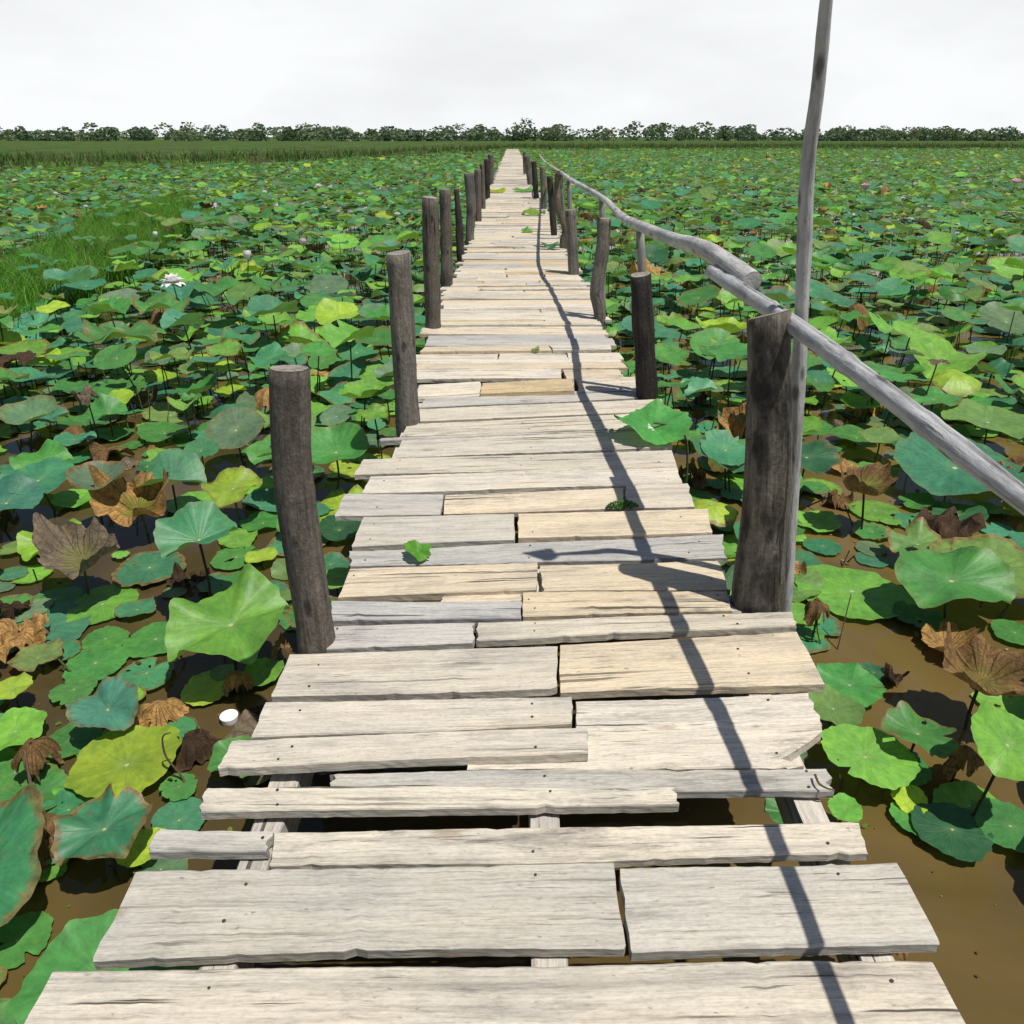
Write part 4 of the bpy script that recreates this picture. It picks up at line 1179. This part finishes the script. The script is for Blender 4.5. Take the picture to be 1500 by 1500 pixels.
# bare stalks and shoots between the leaves
for n_ in range(900):
    y = math.sqrt(rs.uniform(1, 14*14)); half = y*.8+1.6; x = rs.uniform(-half, half)
    if -.85 < x < .92: continue
    if y < 5 and any((q['pos'][0]-x)**2+(q['pos'][1]-y)**2 < q['R']**2 for q in L): continue
    Vs, Fs, Ts = stalk((x, y, WATER+(rs.uniform(.08, .42) if y > 3.8 else rs.uniform(.03, .13))), 40000+n_, rs.uniform(.003, .005), 4, 5, stemcol(n_)*.9, lean=rs.normal(0, .08, 2)); add(Vs, Fs, None, Ts, 2)
o = mesh_obj('lotus_leaves', np.vstack(AV), np.vstack(AF), [M['leaf'], M['dead'], M['stem']], tint=np.vstack(AT), pol=np.vstack(AP), mi=np.concatenate(AM))
tag(o, 'dense carpet of lotus leaves and stalks covering the pond into the distance', 'lotus leaves', kind='stuff')
print('mass faces', len(o.data.polygons))

# ------------------------------------------------------------------ the leaf lying over the planks
p = at(957, 626, .05)
rs2 = np.random.RandomState(4)
Vb, qb, pol, c0 = blade_local(rs2, .195, 84, 12, bowl=.02, wave=.13, kw=3, fold=.28, funnel=.04, edge=.07)
Vb = orient(Vb, .4, .12, CAM)+np.array(p)
Vb[:, 2] = np.maximum(Vb[:, 2], .02)
root = empty('lotus_leaf', (p[0]+.16, p[1]+.02, WATER))
tag(root, 'green lotus leaf with white bird droppings leaning over the right edge of the planks', 'lotus leaf', 'lotus leaves growing in the pond')
mesh_obj('blade', Vb, [tuple(f) for f in qb]+[tuple(c0[:-1])], M['leaf'], parent=root, loc=tuple(p), tint=np.array([.085, .34, .075, .08]), pol=pol)
pa = bez([(p[0]+.22, p[1]+.05, WATER-.05), (p[0]+.20, p[1]+.03, -.1), (p[0]+.13, p[1], .045), (p[0]+.0, p[1], .075)], 14)
Vs, Fs, Gs = tube_geo(pa, np.full(len(pa), .006), 8, 3, cap=False)
mesh_obj('stalk', Vs, Fs, M['stem'], parent=root, loc=tuple(p), tint=np.array([.07, .10, .03, 1]))
# droppings: three little runs on the blade
top = Vb
def blade_z(x, y):
    d = (top[:, 0]-x)**2+(top[:, 1]-y)**2
    return top[np.argmin(d), 2]
Vd, Fd = [], []
for (ox, oy, rr_) in ((-.02, .01, .007), (-.013, -.012, .008), (-.025, -.03, .007), (-.01, -.045, .006), (-.018, .028, .005)):
    x0, y0 = p[0]+ox, p[1]+oy; b = len(Vd)
    z0 = blade_z(x0, y0)+.006
    for a in np.linspace(0, 2*PI, 9)[:-1]: Vd.append((x0+rr_*math.cos(a)*1.3, y0+rr_*math.sin(a), z0-.002))
    Vd.append((x0, y0, z0+.002))
    for j in range(8): Fd.append((b+j, b+(j+1) % 8, b+8))
mesh_obj('bird_dropping', np.array(Vd), Fd, M['dropping'], parent=root, loc=tuple(p))

# ------------------------------------------------------------------ blossoms
def blossom(px, py, wpx, h, openness, tint, pinkness, label, seed):
    p = at(px, py, WATER+h); R = 1.15*wpx*project(p)[2]/F/2
    r_ = np.random.RandomState(seed)
    Vv, Ff, Pp = [], [], []
    for ring, (cnt, op) in enumerate(((6, .35), (8, .65), (8, 1.0))):
        for k in range(cnt):
            yaw = 2*PI*(k+.5*ring)/cnt+r_.uniform(-.15, .15)
            spread = openness*op*r_.uniform(.85, 1.15)
            b = len(Vv); nu, nv = 7, 5
            Lp = R*(1.15 if openness > .4 else 1.7)
            for iu in range(nu):
                u = iu/(nu-1); wdt = .42*R*math.sin(PI*min(.97, u*.86+.12))**.8
                for iv in range(nv):
                    v = iv/(nv-1)*2-1
                    ang = spread*(.45+.9*u)
                    rr_ = Lp*u*math.sin(ang)+.10*R+(.35*R*math.sin(PI*u) if openness < .4 else 0); zz = Lp*u*math.cos(ang)
                    x = rr_-.22*wdt*v*v*-1*0; yv = v*wdt
                    rad_ = rr_-.5*(v*v)*wdt*.5
                    Vv.append((p[0]+rad_*math.cos(yaw)-yv*math.sin(yaw), p[1]+rad_*math.sin(yaw)+yv*math.cos(yaw), p[2]+zz+.12*wdt*v*v-.4*R))
                    Pp.append((u, 0, 0))
            for iu in range(nu-1):
                for iv in range(nv-1):
                    i0 = b+iu*nv+iv; Ff.append((i0, i0+1, i0+nv+1, i0+nv))
    Vs, Fs, Ts = stalk((p[0], p[1], p[2]-.35*R), seed, .006, 6, 7, (.06, .09, .025))
    root = empty('lotus_flower', (p[0], p[1], WATER)); tag(root, label, 'lotus flower', 'lotus flowers and buds')
    mesh_obj('petals', np.array(Vv), Ff, M['petal'], parent=root, loc=tuple(p), tint=np.array([*tint, pinkness]), pol=np.array(Pp))
    mesh_obj('stalk', Vs, Fs, M['stem'], parent=root, loc=tuple(p), tint=Ts)
WH = (.86, .84, .83); PK = (.86, .66, .70)
blossom(253,412,27,.60,1.05,WH,.15,'wide open white lotus flower above teal leaves at left',1)
blossom(363,378,15,.62,.25,WH,.5,'closed pinkish white bud right of the open white flower',2)
blossom(444,358,12,.60,.3,PK,.6,'small pale pink bud halfway along the left pond',3)
blossom(228,346,9,.60,.2,WH,.1,'small white bud beside the tongue of grass',4)
blossom(313,302,12,.55,.9,WH,.1,'small open white flower beyond the tongue of grass',5)
blossom(582,315,10,.55,.6,WH,.3,'whitish pink flower left of the third left post',6)
blossom(1268,275,16,.75,.45,PK,.8,'large pink half open bud right of the tall pole',7)
blossom(1488,267,14,.75,.7,PK,.9,'pink lotus flower at the upper right picture edge',8)
blossom(126,303,7,.55,.7,WH,.1,'tiny white flower at the top of the grass tongue',9)
blossom(82,284,7,.5,.8,WH,.1,'tiny white flower in the upper left field',10)
blossom(22,265,7,.5,.8,WH,.1,'tiny white flower below the brown far bank',11)
blossom(40,312,9,.5,.4,PK,.8,'small rosy bud at the left picture edge',12)
blossom(467,273,10,.5,.8,WH,.1,'pale white flower in the far field left of the posts',13)
blossom(388,282,8,.5,.8,WH,.1,'tiny white flower far off between grass and posts',14)
blossom(520,633,22,.22,.9,WH,.1,'white flower low behind the second left post',15)

# ------------------------------------------------------------------ small things
# floating white cup
p = at(337, 1056, WATER)
prof = [(r_*.82, z_*.82) for r_, z_ in ((0, .030), (.030, .0305), (.0345, .0315), (.037, .034), (.0395, .033), (.0395, .030), (.036, .010), (.035, -.02), (.0, -.02))]
Vc, Fc = [], []
n = 28
for r_, z_ in prof:
    for a in np.linspace(0, 2*PI, n, endpoint=False): Vc.append((p[0]+r_*math.cos(a), p[1]+r_*math.sin(a), WATER+z_))
for k in range(len(prof)-1):
    for j in range(n): Fc.append((k*n+j, (k+1)*n+j, (k+1)*n+(j+1) % n, k*n+(j+1) % n))
o = mesh_obj('plastic_cup', np.array(Vc), Fc, M['foam'], loc=tuple(p))
tag(o, 'round white plastic cup floating beside the left plank ends', 'cup')

def stick(name, pts, r, label, cat, mat='twig', group=None, taper=.5):
    pa = bez(pts, 18)
    Vs, Fs, Gs = tube_geo(pa, np.linspace(r, r*taper, len(pa)), 8, int(abs(pts[0][0])*1000) % 900, .12)
    o = mesh_obj(name, Vs, Fs, M[mat], loc=tuple(pts[0]), gco=Gs, tint=np.array([.1, .07, .045, 0])); tag(o, label, cat, group); return o
def A(px, py, h): return at(px, py, WATER+h)
stick('bent_stalk', [A(281,1182,-.02), A(268,1140,.04), A(244,1110,.12), A(238,1080,.20), A(250,1073,.22)], .0045, 'thin dark hooked stalk curving over the yellow green leaf', 'stalk', group='bare dead stalks')
stick('bent_stalk', [A(70,1215,-.02), A(48,1160,.08), A(36,1100,.18)], .007, 'brown leaning stalk at lower left below the closed brown leaf', 'stalk', group='bare dead stalks')
stick('bent_stalk', [A(92,1205,-.02), A(62,1180,.03), A(50,1150,.10)], .006, 'orange brown short stalk at the bottom left', 'stalk', group='bare dead stalks')
stick('bent_stalk', [A(1225,958,-.02), A(1232,930,.06), A(1247,870,.22)], .004, 'thin dark stalk rising from brown water right of the post', 'stalk', group='bare dead stalks')
stick('bent_stalk', [A(1205,955,-.02), A(1197,920,.08), A(1200,890,.18)], .004, 'thin stalk below the closed brown leaf by the right post', 'stalk', group='bare dead stalks')
stick('bent_stalk', [A(1457,908,-.01), A(1475,890,.03), A(1482,868,.07)], .007, 'short black curved stalk end below the olive leaf at right', 'stalk', group='bare dead stalks')
stick('bent_stalk', [A(1290,1168,-.02), A(1298,1150,.04)], .005, 'short dark stub left of the small oval yellow leaf', 'stalk', group='bare dead stalks')
stick('bent_stalk', [A(1240,1125,-.02), A(1232,1150,.02), A(1228,1112,.12)], .004, 'forked thin stalk beneath the broad bright leaf', 'stalk', group='bare dead stalks')
stick('bent_stalk', [A(1400,545,.0), A(1402,500,.32), A(1407,480,.45), A(1398,478,.46)], .005, 'upright stalk with hooked tip beyond the handrail', 'stalk', group='bare dead stalks')
def dz(px, py, h=.012): return at(px, py, h)
stick('twig', [dz(1194,1135), dz(1200,1148,.016), dz(1212,1155,.018), dz(1222,1157,.014)], .0032, 'short dark curved twig on the right end of a grey plank', 'twig')

def scrap(px, py, wpx, h, tint, label, fold, seed, cat='leaf scrap', tilt=.25):
    p = at(px, py, h); R = wpx*project(p)[2]/F/2
    r_ = np.random.RandomState(seed)
    Vb, qb, pol, c0 = blade_local(r_, R, 40, 6, bowl=-.15, wave=.25, kw=3, fold=fold, funnel=0, edge=.13, bites=2, elong=1.5)
    Vb = orient(Vb, r_.uniform(-.4, .4), tilt, CAM)+np.array(p)
    Vb[:, 2] = np.maximum(Vb[:, 2], .0145)
    o = mesh_obj('leaf_scrap', Vb, [tuple(f) for f in qb]+[tuple(c0[:-1])], M['leaf'], loc=tuple(p), tint=np.array([*tint, .1]), pol=pol)
    tag(o, label, cat, 'leaf scraps on the planks')
scrap(612, 807, 32, .030, (.10, .30, .03), 'curled green leaf scrap on the left of a grey plank', .5, 1)
scrap(772, 338, 14, .03, (.12, .28, .03), 'small green leaf scrap in the middle of the far planks', .2, 2)
scrap(785, 511, 9, .03, (.16, .28, .04), 'tiny green leaf crumb halfway along the planks', .3, 3)
scrap(808, 360, 18, .05, (.03, .14, .04), 'dark green leaf lying at the right far plank edge', .3, 4)
scrap(781, 311, 22, .06, (.17, .30, .03), 'yellow green leaf scrap beside the shadow line far off', .2, 5)
scrap(722, 279, 24, .06, (.30, .36, .03), 'yellow green leaf poking over the far left plank edge', .1, 6)
scrap(768, 278, 20, .06, (.10, .27, .05), 'green leaf lying on the far right planks', .1, 7)

# moss tuft growing between two planks
p = at(912, 743, 0)
Vm, Fm, Tm = [], [], []
r_ = np.random.RandomState(9)
for k in range(520):
    a = r_.uniform(0, 2*PI); rr_ = math.sqrt(r_.uniform())
    x0, y0 = p[0]+.068*rr_*math.cos(a), p[1]+.028*rr_*math.sin(a); hh = .030*(1-rr_**2)+.004
    z0 = .004+hh*r_.uniform(.3, 1); s_ = r_.uniform(.003, .007); an = r_.uniform(0, 2*PI); tl = r_.uniform(-.8, .8)
    b = len(Vm)
    for (u, v) in ((-1, 0), (0, -.6), (1, 0), (0, .6)):
        Vm.append((x0+s_*(u*math.cos(an)-v*math.sin(an)), y0+s_*(u*math.sin(an)+v*math.cos(an)), z0+s_*u*tl)); Tm.append((.06*r_.uniform(.5, 1.4), .19*r_.uniform(.6, 1.3), .015, 1))
    Fm.append((b, b+1, b+2, b+3))
o = mesh_obj('weed_tuft', np.array(Vm), Fm, M['grass'], loc=tuple(p), tint=np.array(Tm))
tag(o, 'small round tuft of green weed growing between two planks', 'weed')

# ------------------------------------------------------------------ grass
def grass_blades(pts, hlo, hhi, wdt, seed, cols):
    r_ = np.random.RandomState(seed); n = len(pts)
    P = np.asarray(pts); h = r_.uniform(hlo, hhi, n); a = r_.uniform(0, 2*PI, n); lean = r_.uniform(.1, .75, n)*h
    fa = r_.uniform(0, 2*PI, n)
    V = np.zeros((n, 8, 3)); cc = np.array(cols)[r_.randint(0, len(cols), n)]*r_.uniform(.7, 1.3, n)[:, None]
    for k, u in enumerate((0, .4, .75, 1)):
        c = P + np.stack([np.cos(a)*lean*u*u, np.sin(a)*lean*u*u, h*(u-.18*u*u)], 1)
        ww = wdt*(1-u*.93)*r_.uniform(.7, 1.3, n)
        d = np.stack([np.cos(fa)*ww, np.sin(fa)*ww, np.zeros(n)], 1)
        V[:, 2*k] = c-d; V[:, 2*k+1] = c+d
    b = (np.arange(n)*8)[:, None]
    q = np.concatenate([b+np.array([[0, 1, 3, 2]]), b+np.array([[2, 3, 5, 4]]), b+np.array([[4, 5, 7, 6]])])
    T = np.repeat(np.concatenate([cc, np.ones((n, 1))], 1)[:, None], 8, 1).reshape(-1, 4)
    return V.reshape(-1, 3), q, T
r_ = np.random.RandomState(5)
xs_ = [p[0] for p in gpx]; ys_ = [p[1] for p in gpx]
pts = []
dens = fourier(np.random.RandomState(2), 6, .8, 3)
while len(pts) < 30000:
    x, y = r_.uniform(min(xs_), max(xs_)), r_.uniform(min(ys_), max(ys_))
    if GR(x+r_.normal(0, .12), y+r_.normal(0, .2)): pts.append((x, y, WATER-.02))
V, q, T = grass_blades(pts, .40, .66, .008, 6, [(.082, .29, .016), (.11, .34, .020), (.065, .22, .016), (.14, .33, .03), (.20, .26, .06)])
tag(mesh_obj('pond_grass', V, q, M['grass'], tint=T), 'slanting tongue of fine green water grass among the lotus leaves', 'grass', kind='stuff')
pts = []
for _ in range(16000):
    x = r_.uniform(-75, 75); e = float(np.maximum(bank_edge(np.array(x)), 24)); y = e+abs(r_.normal(0, 5))+.2
    o_ = y-e
    pts.append((x, y, float(np.interp(o_, offs, hgts))-.08))
V, q, T = grass_blades(pts, .25, .8, .045, 8, [(.06, .14, .02), (.09, .17, .03), (.05, .10, .02), (.15, .15, .05)])
tag(mesh_obj('bank_grass', V, q, M['grass'], tint=T), 'rough grass along the far bank of the pond', 'grass', kind='stuff')

# far wood on the horizon: many crowns of leaf clumps, standing as one uneven belt
r_ = np.random.RandomState(15)
Vw, Tw = [], []
hp = fourier(r_, 7, .01, .12)
for k in range(520):
    cx_ = r_.uniform(-330, 330); cy_ = r_.uniform(250, 300); hh = np.clip(3.4+1.3*hp(cx_)+r_.normal(0, .9), 1.6, 7.5); rw = r_.uniform(1.6, 4.2)
    n = 130
    d = r_.normal(0, 1, (n, 3)); d /= np.linalg.norm(d, axis=1)[:, None]; d *= r_.uniform(.55, 1, n)[:, None]**.6
    c = np.stack([cx_+d[:, 0]*rw, cy_+d[:, 1]*rw, hh*.52+d[:, 2]*hh*.5], 1)
    s_ = r_.uniform(.22, .55, n); a = r_.uniform(0, 2*PI, n); b_ = r_.uniform(-1, 1, n)
    V = np.zeros((n, 4, 3))
    for q, (u, v) in enumerate(((-1, -.5), (1, -.4), (.8, .6), (-.7, .5))):
        V[:, q] = c+np.stack([s_*u*np.cos(a)-s_*v*np.sin(a)*b_, s_*u*np.sin(a)+s_*v*np.cos(a)*b_, s_*v*.9], 1)
    base_ = np.array([(.11, .165, .075), (.09, .145, .075), (.14, .18, .085)][r_.randint(3)])
    Vw.append(V); Tw.append(np.repeat(np.concatenate([base_[None]*r_.uniform(.7, 1.35, (n, 1)), np.ones((n, 1))], 1)[:, None], 4, 1))
Vw = np.concatenate(Vw).reshape(-1, 3); Tw = np.concatenate(Tw).reshape(-1, 4)
tag(mesh_obj('far_wood', Vw, np.arange(len(Vw)).reshape(-1, 4), M['grass'], tint=Tw), 'low distant line of trees on the horizon', 'trees', kind='stuff')

# crumbs of leaf, seed husks and duckweed drifting on the open water
r_ = np.random.RandomState(77)
fA = fourier(r_, 6, 1, 5); fB = fourier(r_, 6, 1, 5)
Vd, Fd, Td = [], [], []
while len(Fd) < 5200:
    y = math.sqrt(r_.uniform(.3, 60)); x = r_.uniform(-1, 1)*(y*.8+1.7)
    if fA(x*2+y)+fB(y*2-x) < r_.uniform(-.9, .8): continue
    s_ = r_.uniform(.002, .006) if r_.uniform() < .8 else r_.uniform(.006, .018); a = r_.uniform(0, 6.28); b = len(Vd); z0 = WATER+r_.uniform(.0025, .006)
    el_ = r_.uniform(.4, 1)
    for th in np.linspace(0, 2*PI, 6)[:-1]:
        u, v = s_*math.cos(th)*r_.uniform(.7, 1.2), s_*el_*math.sin(th)*r_.uniform(.7, 1.2)
        Vd.append((x+u*math.cos(a)-v*math.sin(a), y+u*math.sin(a)+v*math.cos(a), z0+r_.uniform(0, .002)))
    c = [(.10, .22, .03), (.20, .24, .05), (.24, .15, .06), (.10, .06, .03), (.35, .30, .18)][r_.choice(5, p=[.35, .2, .2, .15, .1])]
    Td += [(*c, 1)]*5; Fd.append(tuple(range(b, b+5)))
tag(mesh_obj('pond_debris', np.array(Vd), Fd, M['grass'], tint=np.array(Td)), 'scattered crumbs of leaf and duckweed drifting on the brown water', 'debris', kind='stuff')
